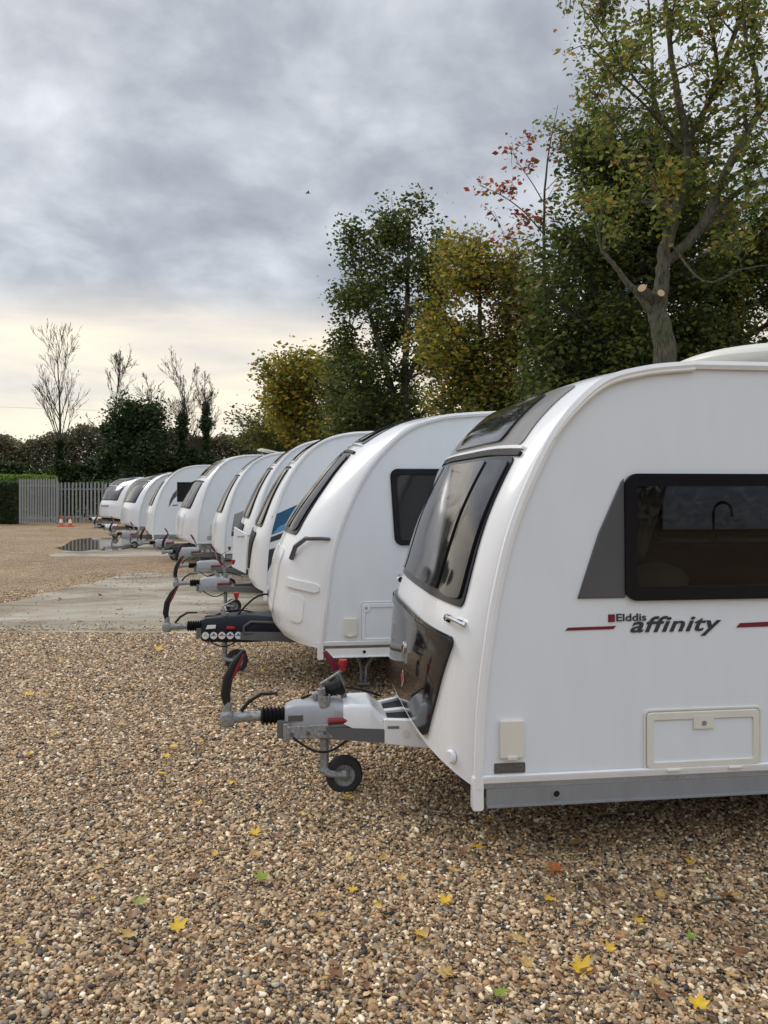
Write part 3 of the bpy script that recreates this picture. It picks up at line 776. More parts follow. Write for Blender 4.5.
mb = MB(); pts = [(-0.62+0.9*t, -0.02-0.03*math.sin(t*4), 0.56+0.22*max(0,math.sin(PI*max(0,(t-0.35)/0.65)))) for t in [i/24 for i in range(25)]]
mb.tube(pts, 0.011, 6); mb.tube([(0.27,0,0.57),(0.26,-0.02,0.70)], [0.04,0.025], 8); part('coiled_plug_lead', mb, M_rubber, root2)

# the caravans behind, nearest first --------------------------------------------
TR = [(0.30,0.46),(0.30,0.60),(0.31,0.86),(0.34,1.15),(0.40,1.42),(0.51,1.78),(0.67,2.10),(0.89,2.38),(1.15,2.55),(1.45,2.63),(1.75,2.655)]
def scaled(tr, H, k=1.0):
    z1 = tr[-1][1]; return [(x*k if i else x*k, 0.46+(z-0.46)*(H-0.46)/(z1-0.46)) for i, (x, z) in enumerate(tr)]
BT = lambda b: [(0.43,b*0.75),(0.55,b*0.97),(1.1,b),(1.35,b*0.8),(1.8,b*0.5),(2.2,b*0.3),(2.5,b*0.12),(2.7,0.03)]
# 3: blue swoosh
W3 = 1.13; O3, R3 = (-2.10, 11.45), R(9); s3 = side_at(O3, R3, W3)
root3, B3 = caravan('white caravan with blue and black swoosh graphics behind the rounded caravan', O3, R3, scaled(TR, 2.66), 6.6, 2.66, W3, BT(0.25), lift=0.06,
    hitch_kw=dict(L=1.0, style='grey', brake=True, jx=-0.28, jlean=-0.5), winz=(1.30,2.12), sunz=(2.22,2.60), winv=0.84, locker=(0.70,1.22,0.52,0.72), lockM=M_blk, sunM=M_glass)
x0 = B3.xz(1.5)
def poly_px(f, pts): return [f(*p) for p in pts]
on_side(root3, W3, 'blue_graphic', poly_px(s3, [(271,535),(272,516),(330,490),(300,524)]), M_blue, 0, 0.004)
on_side(root3, W3, 'light_blue_graphic', poly_px(s3, [(272,534),(280,526),(305,515),(292,527)]), M_lblue, 0.004, 0.007)
on_side(root3, W3, 'black_stripe', poly_px(s3, [(268.5,543),(269,538),(300,526),(300,532)]), M_text, 0, 0.004)
on_side(root3, W3, 'black_panel', poly_px(s3, [(267,573),(268,550),(300,540),(300,545),(277,552)]), M_text, 0, 0.004)
# 4: open gas locker
W4 = 1.12; O4, R4 = (-2.78, 14.1), R(11); s4 = side_at(O4, R4, W4)
root4, B4 = caravan('white caravan with its square gas locker lid standing open, fourth from the camera', O4, R4, scaled(TR, 2.74), 6.6, 2.74, W4, BT(0.25), lift=0.06,
    hitch_kw=dict(L=1.02, style='grey', brake=True, jx=-0.2), winz=(1.32,2.18), sunz=(2.28,2.66), winv=0.84, locker=(0.60,1.22,0.6,0.72), lockM=M_blk, sunM=M_glass)
mb = MB(); lid = [(0,0),(0,1)]
for sy in (0,):
    pts0 = [(-0.02,-0.62,0.62),(-0.02,-0.02,0.55),(-0.02,0.0,1.20),(-0.02,-0.62,1.26)]
def lidp(u, v, e=0.0):
    return (-0.42+0.42*u-e, -0.95+0.55*u, 0.50+0.72*v)
mb.grid(lambda u, v: lidp(u, v), 6, 6); mb.grid(lambda u, v: lidp(u, v, 0.04), 6, 6)
mb = MB()
c8 = [(-0.04,-0.98,0.52),(0.20,-1.24,0.42),(0.22,-1.22,1.10),(0.0,-0.98,1.22)]
mb.add([Vector(c) for c in c8]+[Vector(c)+Vector((0.01,0.045,0)) for c in c8], [(0,1,2,3),(7,6,5,4),(0,4,5,1),(1,5,6,2),(2,6,7,3),(3,7,4,0)])
part('gas_locker_lid', mb, M_shell, root4, bevel=0.015)
mb = MB(); mb.tube([(0.05,-1.18,1.05),(0.45,-1.12,1.08)], 0.012, 6); part('lid_stay', mb, M_galv, root4)
# 5: grey and red graphic
W5 = 1.13; O5, R5 = (-3.98, 17.3), R(13); s5 = side_at(O5, R5, W5)
root5, B5 = caravan('white caravan with grey square graphic over a dark red stripe on its side', O5, R5, scaled(TR, 2.68), 6.4, 2.68, W5, BT(0.25), lift=0.06,
    hitch_kw=dict(L=1.0, style='grey', far=True, jx=-0.2, winder=False), winz=(1.32,2.12), sunz=(2.24,2.6), winv=0.84, glassM=M_dirtyglass)
gx = B5.xz(1.3)+0.10
on_side(root5, W5, 'grey_graphic', [(gx,0.98),(gx+0.55,0.99),(gx+0.62,1.40),(gx+0.25,1.40),(gx+0.06,1.33)], M_galv, 0, 0.004)
on_side(root5, W5, 'red_stripe', [(gx-0.005,0.86),(gx+0.52,0.88),(gx+0.54,0.985),(gx,0.965)], M_maroon, 0, 0.004)
# 6
W6 = 1.13; O6, R6 = (-5.40, 20.2), R(20); s6 = side_at(O6, R6, W6)
root6, B6 = caravan('plain white caravan with a raised white roof hatch and dull front windows', O6, R6, scaled(TR, 2.76), 6.4, 2.76, W6, BT(0.42), lift=0.1,
    hitch_kw=dict(L=1.0, style='grey', far=True, jx=-0.3, winder=False), winz=(1.32,2.0), sunz=(2.14,2.6), winv=0.80, glassM=M_dirtyglass)
part('gas_locker', B6.patch(B6.az(0.62), B6.az(1.22), -0.6, 0.6, -0.7, 0.7, off=0.012, rad=0.06), M_shell, root6, ang=30)
c0 = B6.xz(0.62)+0.25
on_side(root6, W6, 'vent_grille', rrect(c0, c0+0.28, 0.58, 0.68, 0.01, 3), M_lgrey, 0, 0.006)
socket_box(root6, W6, c0+0.06, c0+0.22, 0.74, 0.98)
# 7: black window with swoosh
W7 = 1.12; O7, R7 = (-7.65, 24.2), R(15); s7 = side_at(O7, R7, W7)
root7, B7 = caravan('white caravan with a black side window and a curved grey swoosh', O7, R7, scaled(TR, 2.62, 1.05), 6.4, 2.62, W7, BT(0.28), lift=0.12,
    hitch_kw=dict(L=1.0, style='grey', far=True, winder=False), winz=(1.32,2.05), sunz=(2.2,2.56), winv=0.84)
x_, z_ = s7(177.5,501.5); x2_, z2_ = s7(177.5,482.5)
side_window(root7, W7, [(x_,z_),(x_+0.75,z_+0.04),(x_+0.75,z2_+0.15),(x_+0.42,z2_),(x_,z2_)], fr=0.03, glass=M_glass)
mb = MB(); sw = [s7(*p) for p in ((168.5,507),(170,500),(173,494),(176.8,489.5),(176.8,496),(173,500),(170,505.5))]
on_side(root7, W7, 'swoosh', sw, M_graph, 0, 0.004)
on_side(root7, W7, 'dark_mark', [s7(172.5,506),s7(178,505.5),s7(178,504.5),s7(172.5,505)], M_text, 0, 0.004)
# 8
W8 = 1.12; O8, R8 = (-10.05, 29.2), R(31)
root8, B8 = caravan('white caravan with one wide dark windscreen, last but one before the fence', O8, R8, scaled(TR, 2.52, 1.15), 6.2, 2.52, W8, BT(0.34), lift=0.05,
    hitch_kw=dict(L=1.0, style='grey', far=True, coverM=M_shell, winder=False), winz=(1.30,2.1), sunz=(2.16,2.47), winv=0.80, dividers=False, sunM=M_glass)
# 9
W9 = 1.12; O9, R9 = (-13.55, 36.9), R(44)
root9, B9 = caravan('farthest white caravan, standing at the palisade fence with pale curtains behind its windscreen', O9, R9, scaled(TR, 2.45, 1.0), 6.0, 2.45, W9, BT(0.34), lift=0.05,
    hitch_kw=dict(L=1.0, style='grey', far=True, coverM=M_shell, winder=False), winz=(1.28,1.95), sunz=(2.0,2.40), winv=0.80, dividers=False, glassM=M_dirtyglass, sunM=M_glass)
a_ = B9.az(1.05); mb = MB()
mb.tube([B9.pt(a_-0.02*math.cos(v*4), v)+B9.n(a_, v)*0.012 for v in [-0.35+0.07*i for i in range(11)]], 0.022, 6); part('badge', mb, M_maroon, root9)
# roof hatches
for rt, B_, xx, hh, yy in ((root6, B6, 2.0, 2.78, -0.5), (root3, B3, 2.6, 2.68, 0), (root4, B4, 2.2, 2.76, 0), (root2, B2, 3.0, 2.58, 0), (root7, B7, 2.6, 2.64, 0), (root5, B5, 2.6, 2.70, 0)):
    mb = MB(); mb.box(xx, xx+0.7, yy-0.35, yy+0.35, hh, hh+0.03)
    if rt is root6: mb = MB(); mb.add([(xx,yy-0.3,hh+0.14),(xx+0.7,yy-0.3,hh),(xx+0.7,yy+0.3,hh),(xx,yy+0.3,hh+0.14),(xx,yy-0.3,hh+0.18),(xx+0.7,yy-0.3,hh+0.04),(xx+0.7,yy+0.3,hh+0.04),(xx,yy+0.3,hh+0.18)],[(0,3,2,1),(4,5,6,7),(0,1,5,4),(1,2,6,5),(2,3,7,6),(3,0,4,7)])
    rh = part('roof_hatch', mb, M_cream, rt, bevel=0.01)
    if rt is root6:
        mb = MB(); mb.tube([(xx+0.1,yy,hh),(xx+0.05,yy,hh+0.13)], 0.012, 6); part('hatch_stay', mb, M_galv, rh)
# ------------------------------------------------------------------ ground
def stone_palette(nt, fac):
    return ramp(nt, fac, [(0.0,(0.032,0.028,0.026)),(0.06,(0.11,0.095,0.08)),(0.12,(0.32,0.23,0.14)),(0.28,(0.42,0.30,0.175)),(0.43,(0.20,0.125,0.065)),
        (0.52,(0.54,0.40,0.23)),(0.64,(0.32,0.18,0.085)),(0.75,(0.36,0.31,0.24)),(0.78,(0.66,0.52,0.33)),(0.89,(0.43,0.27,0.13)),(0.95,(0.78,0.71,0.56))], 'CONSTANT')
def gravel_sheet_mat():
    m = mat('gravel_bed', rough=0.85); nt = NT(m); b = nt.n['Principled BSDF']
    tc = nt.n.new('ShaderNodeTexCoord'); v = tc.outputs['Object']
    vo = nt.n.new('ShaderNodeTexVoronoi'); vo.inputs['Scale'].default_value = 55; vo.inputs['Randomness'].default_value = 1
    nt.link(v, vo.inputs['Vector'])
    sx = nt.n.new('ShaderNodeSeparateColor'); nt.link(vo.outputs['Color'], sx.inputs[0])
    pal = stone_palette(nt, sx.outputs[0])
    vd = nt.n.new('ShaderNodeTexVoronoi'); vd.feature = 'DISTANCE_TO_EDGE'; vd.inputs['Scale'].default_value = 55; nt.link(v, vd.inputs['Vector'])
    gap = ramp(nt, vd.outputs['Distance'], [(0.0,(0.25,0.22,0.2)),(0.12,(1,1,1))])
    c = mixc(nt, 1.0, pal.outputs[0], gap.outputs[0], 'MULTIPLY')
    n1 = noise(nt, v, 0.5, 6, 0.6); r1 = ramp(nt, n1.outputs['Fac'], [(0.3,(0.80,0.76,0.70)),(0.7,(1.18,1.14,1.08))])
    c = mixc(nt, 1.0, c, r1.outputs[0], 'MULTIPLY')
    n2 = noise(nt, v, 3.0, 5, 0.6); r2 = ramp(nt, n2.outputs['Fac'], [(0.35,(0.85,0.85,0.85)),(0.65,(1.12,1.10,1.06))])
    c = mixc(nt, 1.0, c, r2.outputs[0], 'MULTIPLY')
    nt.link(c, b.inputs['Base Color'])
    bm = nt.n.new('ShaderNodeBump'); bm.inputs['Strength'].default_value = 0.9; bm.inputs['Distance'].default_value = 0.012
    sm = nt.n.new('ShaderNodeMath'); sm.operation = 'SMOOTH_MIN'; sm.inputs[1].default_value = 0.35; sm.inputs[2].default_value = 0.2
    nt.link(vd.outputs['Distance'], sm.inputs[0]); h = math_(nt, 'ADD', sm.outputs[0], math_(nt, 'MULTIPLY', sx.outputs[1], 0.25))
    nt.link(h, bm.inputs['Height']); nt.link(bm.outputs[0], b.inputs['Normal'])
    return m
M_gravel = gravel_sheet_mat()
mb = MB(); mb.add([(-400,-300,0),(400,-300,0),(400,600,0),(-400,600,0)], [(0,1,2,3)])
g = part('ground', mb, M_gravel, None, smooth=False); g['kind'] = 'structure'
# grass verge beyond the fence
M_verge = weathered('verge_grass', (0.06,0.085,0.025), 0.9, (0.09,0.075,0.04), 0.6, streak=False)
mb = MB(); mb.add([(-400,46,0.02),(400,46,0.02),(400,600,0.02),(-400,600,0.02)], [(0,1,2,3)]); g = part('grass_field', mb, M_verge, None, smooth=False); g['kind'] = 'structure'

# loose stones lying on the bed, near the camera
def pebble_mat():
    m = mat('pebbles', rough=0.62); nt = NT(m); b = nt.n['Principled BSDF']
    oi = nt.n.new('ShaderNodeObjectInfo'); pal = stone_palette(nt, oi.outputs['Random'])
    tc = nt.n.new('ShaderNodeTexCoord'); n = noise(nt, tc.outputs['Object'], 60, 5, 0.65)
    wn = nt.n.new('ShaderNodeTexWhiteNoise'); wn.noise_dimensions = '1D'; nt.link(oi.outputs['Random'], wn.inputs['W'])
    r = ramp(nt, n.outputs['Fac'], [(0.3,(0.62,0.60,0.58)),(0.7,(1.25,1.22,1.18))])
    c = mixc(nt, 1.0, pal.outputs[0], r.outputs[0], 'MULTIPLY')
    vv = math_(nt, 'MULTIPLY_ADD', wn.outputs['Value'], 1.0, 0.60)
    cc = nt.n.new('ShaderNodeCombineColor'); [nt.link(vv, cc.inputs[i]) for i in range(3)]
    c = mixc(nt, 1.0, c, cc.outputs[0], 'MULTIPLY')
    nt.link(c, b.inputs['Base Color'])
    return m
M_peb = pebble_mat()
SLAB = [(-6.6,9.95),(7.0,9.45),(7.2,16.4),(-6.3,17.3)]
SLAB2 = [(-9.4,21.0),(5,20.6),(5,26.5),(-10.6,27.3)]
def in_slab(x, y):
    e = 0.10*np.sin(x*3.1)+0.07*np.sin(x*7.7+1)
    w1 = (x > -6.5+0.15*np.sin(y*3)+0.1*(y-10)) & (y > 9.93-0.037*(x+6.6)) & (y < 16.6+e-0.05*x)
    return w1
def pebbles():
    rs = np.random.RandomState(3)
    X, Y, S, Z = [], [], [], []
    def zone(y0, y1, dens, smin, smax, z0, z1, edge=0.62):
        area_n = int(dens*(y1-y0)*(2*(edge*y1+0.6)))
        x = rs.uniform(-(edge*y1+0.6), edge*y1+0.6, area_n); y = rs.uniform(y0, y1, area_n)
        k = np.abs(x) < edge*y+0.7; x, y = x[k], y[k]
        k = ~in_slab(x, y) | (rs.rand(len(x)) < 0.0); x, y = x[k], y[k]
        X.append(x); Y.append(y); S.append(np.clip(rs.lognormal(0, 0.36, len(x))*(smin+smax)/2, smin, smax*1.7)); Z.append(rs.uniform(z0, z1, len(x)))
    zone(1.4, 5.0, 7600, 0.0042, 0.0092, 0.000, 0.011)
    zone(5.0, 9.9, 4600, 0.0055, 0.0100, 0.0, 0.009)
    zone(9.9, 14.0, 1500, 0.007, 0.011, 0.0, 0.007)
    # scattered on the concrete
    n = 1500; x = rs.uniform(-6.5, 5, n); y = 9.95+np.abs(rs.exponential(0.22, n)); X.append(x); Y.append(y); S.append(rs.uniform(0.006,0.013,n)); Z.append(np.full(n,0.012))
    n = 2000; x = rs.uniform(-6.5, 5, n); y = 16.7-np.abs(rs.exponential(0.8, n)); X.append(x); Y.append(y); S.append(rs.uniform(0.006,0.013,n)); Z.append(np.full(n,0.012))
    n = 900; x = rs.uniform(-6.3, 5, n); y = rs.uniform(10, 16.6, n); X.append(x); Y.append(y); S.append(rs.uniform(0.005,0.012,n)); Z.append(np.full(n,0.012))
    X, Y, S, Z = map(np.concatenate, (X, Y, S, Z))
    me = bpy.data.meshes.new('loose_gravel'); me.vertices.add(len(X))
    me.vertices.foreach_set('co', np.stack([X, Y, Z], 1).astype(np.float32).ravel())
    a = me.attributes.new('size', 'FLOAT', 'POINT'); a.data.foreach_set('value', S.astype(np.float32))
    o = bpy.data.objects.new('loose_gravel', me); COL.objects.link(o); o['kind'] = 'stuff'; o['label'] = 'brown, grey and cream gravel stones covering the yard'; o['category'] = 'gravel'
    ng = bpy.data.node_groups.new('scatter_stones', 'GeometryNodeTree')
    ng.interface.new_socket('Geometry', in_out='INPUT', socket_type='NodeSocketGeometry'); ng.interface.new_socket('Geometry', in_out='OUTPUT', socket_type='NodeSocketGeometry')
    N = ng.nodes; Lk = ng.links
    gi = N.new('NodeGroupInput'); go = N.new('NodeGroupOutput')
    g2i = N.new('GeometryNodeGeometryToInstance')
    for k in range(7):
        ico = N.new('GeometryNodeMeshIcoSphere'); ico.inputs['Radius'].default_value = 1.0; ico.inputs['Subdivisions'].default_value = 2 if k else 3
        sp = N.new('GeometryNodeSetPosition'); ps = N.new('GeometryNodeInputPosition')
        va = N.new('ShaderNodeVectorMath'); va.operation = 'ADD'; va.inputs[1].default_value = (k*7.3, k*3.1, k*1.7); Lk.new(ps.outputs[0], va.inputs[0])
        nz = N.new('ShaderNodeTexNoise'); nz.inputs['Scale'].default_value = 0.9; nz.inputs['Detail'].default_value = 1.5; Lk.new(va.outputs[0], nz.inputs['Vector'])
        sb = N.new('ShaderNodeVectorMath'); sb.operation = 'SUBTRACT'; sb.inputs[1].default_value = (0.5,0.5,0.5); Lk.new(nz.outputs['Color'], sb.inputs[0])
        sca = N.new('ShaderNodeVectorMath'); sca.operation = 'SCALE'; sca.inputs['Scale'].default_value = 1.9; Lk.new(sb.outputs[0], sca.inputs[0])
        Lk.new(sca.outputs[0], sp.inputs['Offset']); Lk.new(ico.outputs['Mesh'], sp.inputs['Geometry'])
        tr = N.new('GeometryNodeTransform'); tr.inputs['Scale'].default_value = ((1.25,0.95,0.62),(1.1,0.8,0.5),(1.4,0.8,0.7),(1,1,0.7),(1.5,0.9,0.55),(1.15,0.75,0.75),(1.3,1.1,0.45))[k]
        Lk.new(sp.outputs[0], tr.inputs['Geometry'])
        ss = N.new('GeometryNodeSetShadeSmooth'); Lk.new(tr.outputs[0], ss.inputs['Geometry'])
        sm_ = N.new('GeometryNodeSetMaterial'); sm_.inputs['Material'].default_value = M_peb; Lk.new(ss.outputs[0], sm_.inputs['Geometry'])
        Lk.new(sm_.outputs[0], g2i.inputs[0])
    iop = N.new('GeometryNodeInstanceOnPoints'); iop.inputs['Pick Instance'].default_value = True
    rv = N.new('FunctionNodeRandomValue'); rv.data_type = 'FLOAT_VECTOR'; rv.inputs[0].default_value = (-0.55,-0.55,0); rv.inputs[1].default_value = (0.55,0.55,6.28)
    na = N.new('GeometryNodeInputNamedAttribute'); na.data_type = 'FLOAT'; na.inputs['Name'].default_value = 'size'
    mtp = N.new('GeometryNodeMeshToPoints')
    Lk.new(gi.outputs[0], mtp.inputs['Mesh']); Lk.new(mtp.outputs[0], iop.inputs['Points']); Lk.new(g2i.outputs[0], iop.inputs['Instance'])
    Lk.new(rv.outputs[0], iop.inputs['Rotation']); Lk.new(na.outputs['Attribute'], iop.inputs['Scale']); Lk.new(iop.outputs[0], go.inputs[0])
    md = o.modifiers.new('scatter', 'NODES'); md.node_group = ng
pebbles()

# concrete
def concrete():
    m = mat('old_concrete', rough=0.8); nt = NT(m); b = nt.n['Principled BSDF']
    tc = nt.n.new('ShaderNodeTexCoord'); v = tc.outputs['Object']
    mp = nt.n.new('ShaderNodeMapping'); mp.inputs['Scale'].default_value = (0.55, 1.3, 1); nt.link(v, mp.inputs[0])
    n1 = noise(nt, mp.outputs[0], 0.8, 9, 0.70, 0.6); r1 = ramp(nt, n1.outputs['Fac'], [(0.34,(0.17,0.13,0.085)),(0.45,(0.27,0.225,0.16)),(0.54,(0.37,0.33,0.26)),(0.68,(0.50,0.47,0.39))])
    n2 = noise(nt, v, 60, 4, 0.7); r2 = ramp(nt, n2.outputs['Fac'], [(0.3,(0.8,0.8,0.8)),(0.7,(1.12,1.12,1.12))])
    c = mixc(nt, 1, r1.outputs[0], r2.outputs[0], 'MULTIPLY')
    n3 = noise(nt, v, 0.8, 3, 0.5, 1.5); r3 = ramp(nt, n3.outputs['Fac'], [(0.60,(1,1,1)),(0.66,(0.62,0.60,0.56))]); c = mixc(nt, 1, c, r3.outputs[0], 'MULTIPLY')
    nt.link(c, b.inputs['Base Color'])
    rr = ramp(nt, n3.outputs['Fac'], [(0.6,(0.8,0.8,0.8)),(0.68,(0.45,0.45,0.45))]); nt.link(rr.outputs[0], b.inputs['Roughness'])
    bm = nt.n.new('ShaderNodeBump'); bm.inputs['Strength'].default_value = 0.3; bm.inputs['Distance'].default_value = 0.01; nt.link(n2.outputs['Fac'], bm.inputs['Height']); nt.link(bm.outputs[0], b.inputs['Normal'])
    return m
M_conc = concrete()
def ragged(poly, amp, step, seed, z, name):
    r = random.Random(seed); out = []
    for i in range(len(poly)):
        a, b = Vector(poly[i]), Vector(poly[(i+1)%len(poly)]); n = max(2, int((b-a).length/step))
        d = (b-a).normalized(); nn = Vector((-d.y, d.x)); am = amp[i]
        w = 0
        for k in range(n):
            w = w*0.75+r.uniform(-1,1)*am*0.6
            p = a.lerp(b, k/n)+nn*(w if k else 0); out.append((p.x, p.y))
    mb = MB(); mb.prism(out, lambda x, y: (x,y,-0.05), lambda x, y: (x,y,z))
    o = part(name, mb, M_conc, None, smooth=False); o['kind'] = 'structure'; return o
ragged([(-6.55,9.95),(7.0,9.45),(7.2,16.4),(-5.7,16.8)], (0.015,0.02,0.16,0.12), 0.16, 1, 0.008, 'concrete_pad')
ragged([(-9.3,21.0),(5,20.6),(5,26.5),(-10.6,27.3)], (0.08,0.05,0.2,0.2), 0.2, 2, 0.008, 'concrete_pad')
# rain puddle on the second pad
M_water = mat('rain_water', (0.15,0.125,0.09), 0.05); 
pts = [ground(*p) for p in ((55,548),(63,546.5),(72,541),(84,538.6),(100,538.2),(120,538.4),(142,538.8),(150,541),(143,545),(128,549),(112,551.5),(95,550),(82,551.5),(68,551))]
out = [(p.x, p.y) for p in pts]; out = catmull(out+[out[0]], 4)[:-1]
mb = MB(); mb.add([(x,y,0.014) for x, y in out], [tuple(range(len(out)))]); w_ = part('puddle', mb, M_water, None, smooth=False); w_['kind'] = 'structure'

# ------------------------------------------------------------------ fallen leaves and a twig
def leaf_mesh(seed, lob=5):
    r = random.Random(seed); pts = []
    if lob == 5:
        for i in range(5):
            a = R(-20+i*55); Lr = (0.62,0.85,1.0,0.85,0.62)[i]*r.uniform(0.9,1.1)
            pts.append((math.cos(a-R(12))*Lr*0.80, math.sin(a-R(12))*Lr*0.80)); pts.append((math.cos(a)*Lr, math.sin(a)*Lr)); pts.append((math.cos(a+R(12))*Lr*0.80, math.sin(a+R(12))*Lr*0.80))
            if i < 4: b = a+R(27.5); pts.append((math.cos(b)*0.47, math.sin(b)*0.47))
        pts += [(-0.25,-0.12),(-0.12,-0.62),(0.0,-0.62),(0.0,-0.2)]
    else:
        for i in range(14):
            a = 2*PI*i/14; pts.append((0.42*math.cos(a)*(1 if i % 7 else 1.2), math.sin(a)))
    cu = r.uniform(0.25,0.9); tw = r.uniform(-0.4,0.4)
    mb = MB(); n = len(pts)
    f = lambda x, y: (x*0.035, y*0.035, 0.035*(cu*(x*x*0.7+abs(y)*0.3)+tw*x*y))
    vs = [f(0,0)]+[f(x*0.5, y*0.5) for x, y in pts]+[f(x, y) for x, y in pts]
    fs = [(0,1+i,1+(i+1)%n) for i in range(n)]+[(1+i,1+n+i,1+n+(i+1)%n,1+(i+1)%n) for i in range(n)]
    mb.add(vs, fs); return mb.mesh('fallen_leaf', None, True, 60, normals=False)
def leafmat(name, c, c2):
    m = mat(name, c, 0.55); nt = NT(m); b = nt.n['Principled BSDF']; tc = nt.n.new('ShaderNodeTexCoord')
    n = noise(nt, tc.outputs['Object'], 40, 4, 0.6); r = ramp(nt, n.outputs['Fac'], [(0.4,c),(0.68,c2)]); nt.link(r.outputs[0], b.inputs['Base Color']); return m
LM = {'yellow': leafmat('yellow_leaf', (0.66,0.44,0.015), (0.50,0.27,0.02)), 'green': leafmat('green_leaf', (0.16,0.24,0.02), (0.26,0.28,0.03)),
      'brown': leafmat('brown_leaf', (0.22,0.10,0.04), (0.13,0.06,0.03)), 'ochre': leafmat('ochre_leaf', (0.50,0.34,0.10), (0.32,0.18,0.06)), 'orange': leafmat('orange_leaf', (0.42,0.13,0.03), (0.28,0.08,0.02))}
LS = [leaf_mesh(i) for i in range(6)]; LO = [leaf_mesh(20+i, 1) for i in range(3)]
def leaf(px, py, size, colour, label, shape=None, group='leaves lying on the gravel'):
    src = (LS[rnd.randrange(6)] if shape != 'oval' else LO[rnd.randrange(3)])
    key = (src.name, colour); me = CACHE.get(key)
    if me is None: me = src.copy(); me.name = 'fallen_leaf'; me.materials.clear(); me.materials.append(LM[colour]); CACHE[key] = me
    o = bpy.data.objects.new('fallen_leaf', me); COL.objects.link(o); p = ground(px, py)
    k = size*1.6*p.y/F/2/0.035; o.scale = (k, k, k)
    o.location = (p.x, p.y, 0.042 if not (p.y > 10 and p.x > -6.3) else 0.018); o.rotation_euler = (rnd.uniform(0.0,0.3), rnd.uniform(-0.15,0.15), rnd.uniform(0,6.28))
    o['label'] = label; o['category'] = 'leaf'; o['group'] = group
big = [(582,981,20,'yellow','large bright yellow star-shaped leaf near the bottom right of the gravel'),
 (698,1017,20,'yellow','yellow leaf at the very bottom edge of the gravel'),
 (446,911,14,'yellow','bright yellow maple leaf in front of the nearest caravan, between two smaller ones'),
 (418,944,16,'yellow','wide yellow leaf lower than the others in the middle foreground'),
 (178,938,17,'yellow','yellow leaf lying low on the left side of the foreground'),
 (261,887,15,'green','bright green leaf standing out on the gravel'),
 (256,841,11,'yellow','yellow leaf just above the bright green leaf'),
 (158,653,9,'yellow','bright yellow leaf in front of the black hitch cover'),
 (345,804,13,'yellow','yellow leaf below the nearest jockey wheel'),
 (487,826,12,'yellow','yellow leaf in the shade below the front corner of the nearest caravan'),
 (196,811,12,'yellow','yellow leaf left of the nearest tow hitch, lower of a pair'),
 (167,762,9,'yellow','small yellow leaf left of the nearest hitch, upper of a pair'),
 (352,898,12,'yellow','yellow leaf between the green leaf and the bright maple leaf'),
 (402,888,11,'ochre','dull ochre leaf above the wide yellow leaf'),
 (550,908,10,'yellow','small yellow leaf left of the fallen twig'),
 (640,931,11,'yellow','small yellow leaf lying below the fallen twig'),
 (708,886,10,'green','greenish leaf near the right edge, above the fallen twig'),
 (690,948,10,'green','small green leaf near the lower right edge'),
 (290,960,22,'brown','large curled brown leaf at the bottom, left of the middle'),
 (340,988,20,'brown','reddish brown crumpled leaf at the bottom of the gravel'),
 (605,900,18,'brown','dark brown leaf in the right foreground'),
 (555,878,14,'orange','rust coloured leaf in the middle of the right foreground'),
 (140,912,12,'green','small green leaf on the left foreground gravel'),
 (130,945,16,'ochre','pale dry leaf beside the low left yellow leaf'),
 (500,1002,15,'green','mottled green leaf at the bottom centre')]
for px, py, s_, c, l in big: leaf(px, py, s_, c, l)
spots = [(107,692),(131,691),(160,714),(146,733),(173,752),(163,780),(248,647),(192,663),(70,713),(103,758),(200,748),(262,676),(120,730),(30,760),(230,790),(183,846),(92,908),(215,862),(54,740),(28,700),(300,820),(375,850),(60,665)]
for i, (px, py) in enumerate(spots):
    leaf(px, py, rnd.uniform(5,9), 'yellow' if i % 3 else 'ochre', 'small yellow leaf lying flat on the open gravel left of the hitches', shape=rnd.choice(['', 'oval']), group='small yellow leaves on the gravel')
spots = [(420,868),(478,855),(520,860),(575,850),(640,862),(690,870),(735,905),(660,905),(520,950),(610,960),(730,985),(655,995),(450,985),(380,915),(320,925),(455,880)]
spots2 = [(rnd.uniform(20,745), rnd.uniform(700,1015)) for _ in range(46)]
for px, py in spots2:
    leaf(px, py, rnd.uniform(5,11)*(py-600)/300+2, rnd.choice(['brown','brown','ochre']), 'dull brown dead leaf half lost among the stones', shape=rnd.choice(['', 'oval']), group='brown dead leaves among the stones')
for i, (px, py) in enumerate(spots):
    leaf(px, py, rnd.uniform(7,13), ('ochre','yellow','ochre','green')[i % 4] if i % 4 != 3 else 'ochre', 'dull ochre or yellow leaf on the gravel in front of the nearest caravan', shape=rnd.choice(['', 'oval']), group='dull leaves in front of the nearest caravan')
spots = [(150,648),(205,650),(232,662),(60,600),(140,590),(100,596),(215,597),(80,622),(118,610)]
for px, py in spots:
    leaf(px, py, rnd.uniform(4,6), rnd.choice(['ochre','brown']), 'tiny dry leaf by the concrete pad under the hitches', shape='oval', group='dry leaves on the concrete pad')
p0, p1 = ground(695,913), ground(735,906)
mb = MB(); mb.tube([(p0.x,p0.y,0.03),(p0.x*0.6+p1.x*0.4,p0.y*0.6+p1.y*0.4,0.045),(p1.x,p1.y,0.03)], [0.003,0.005,0.003], 6); 
M_bark = None
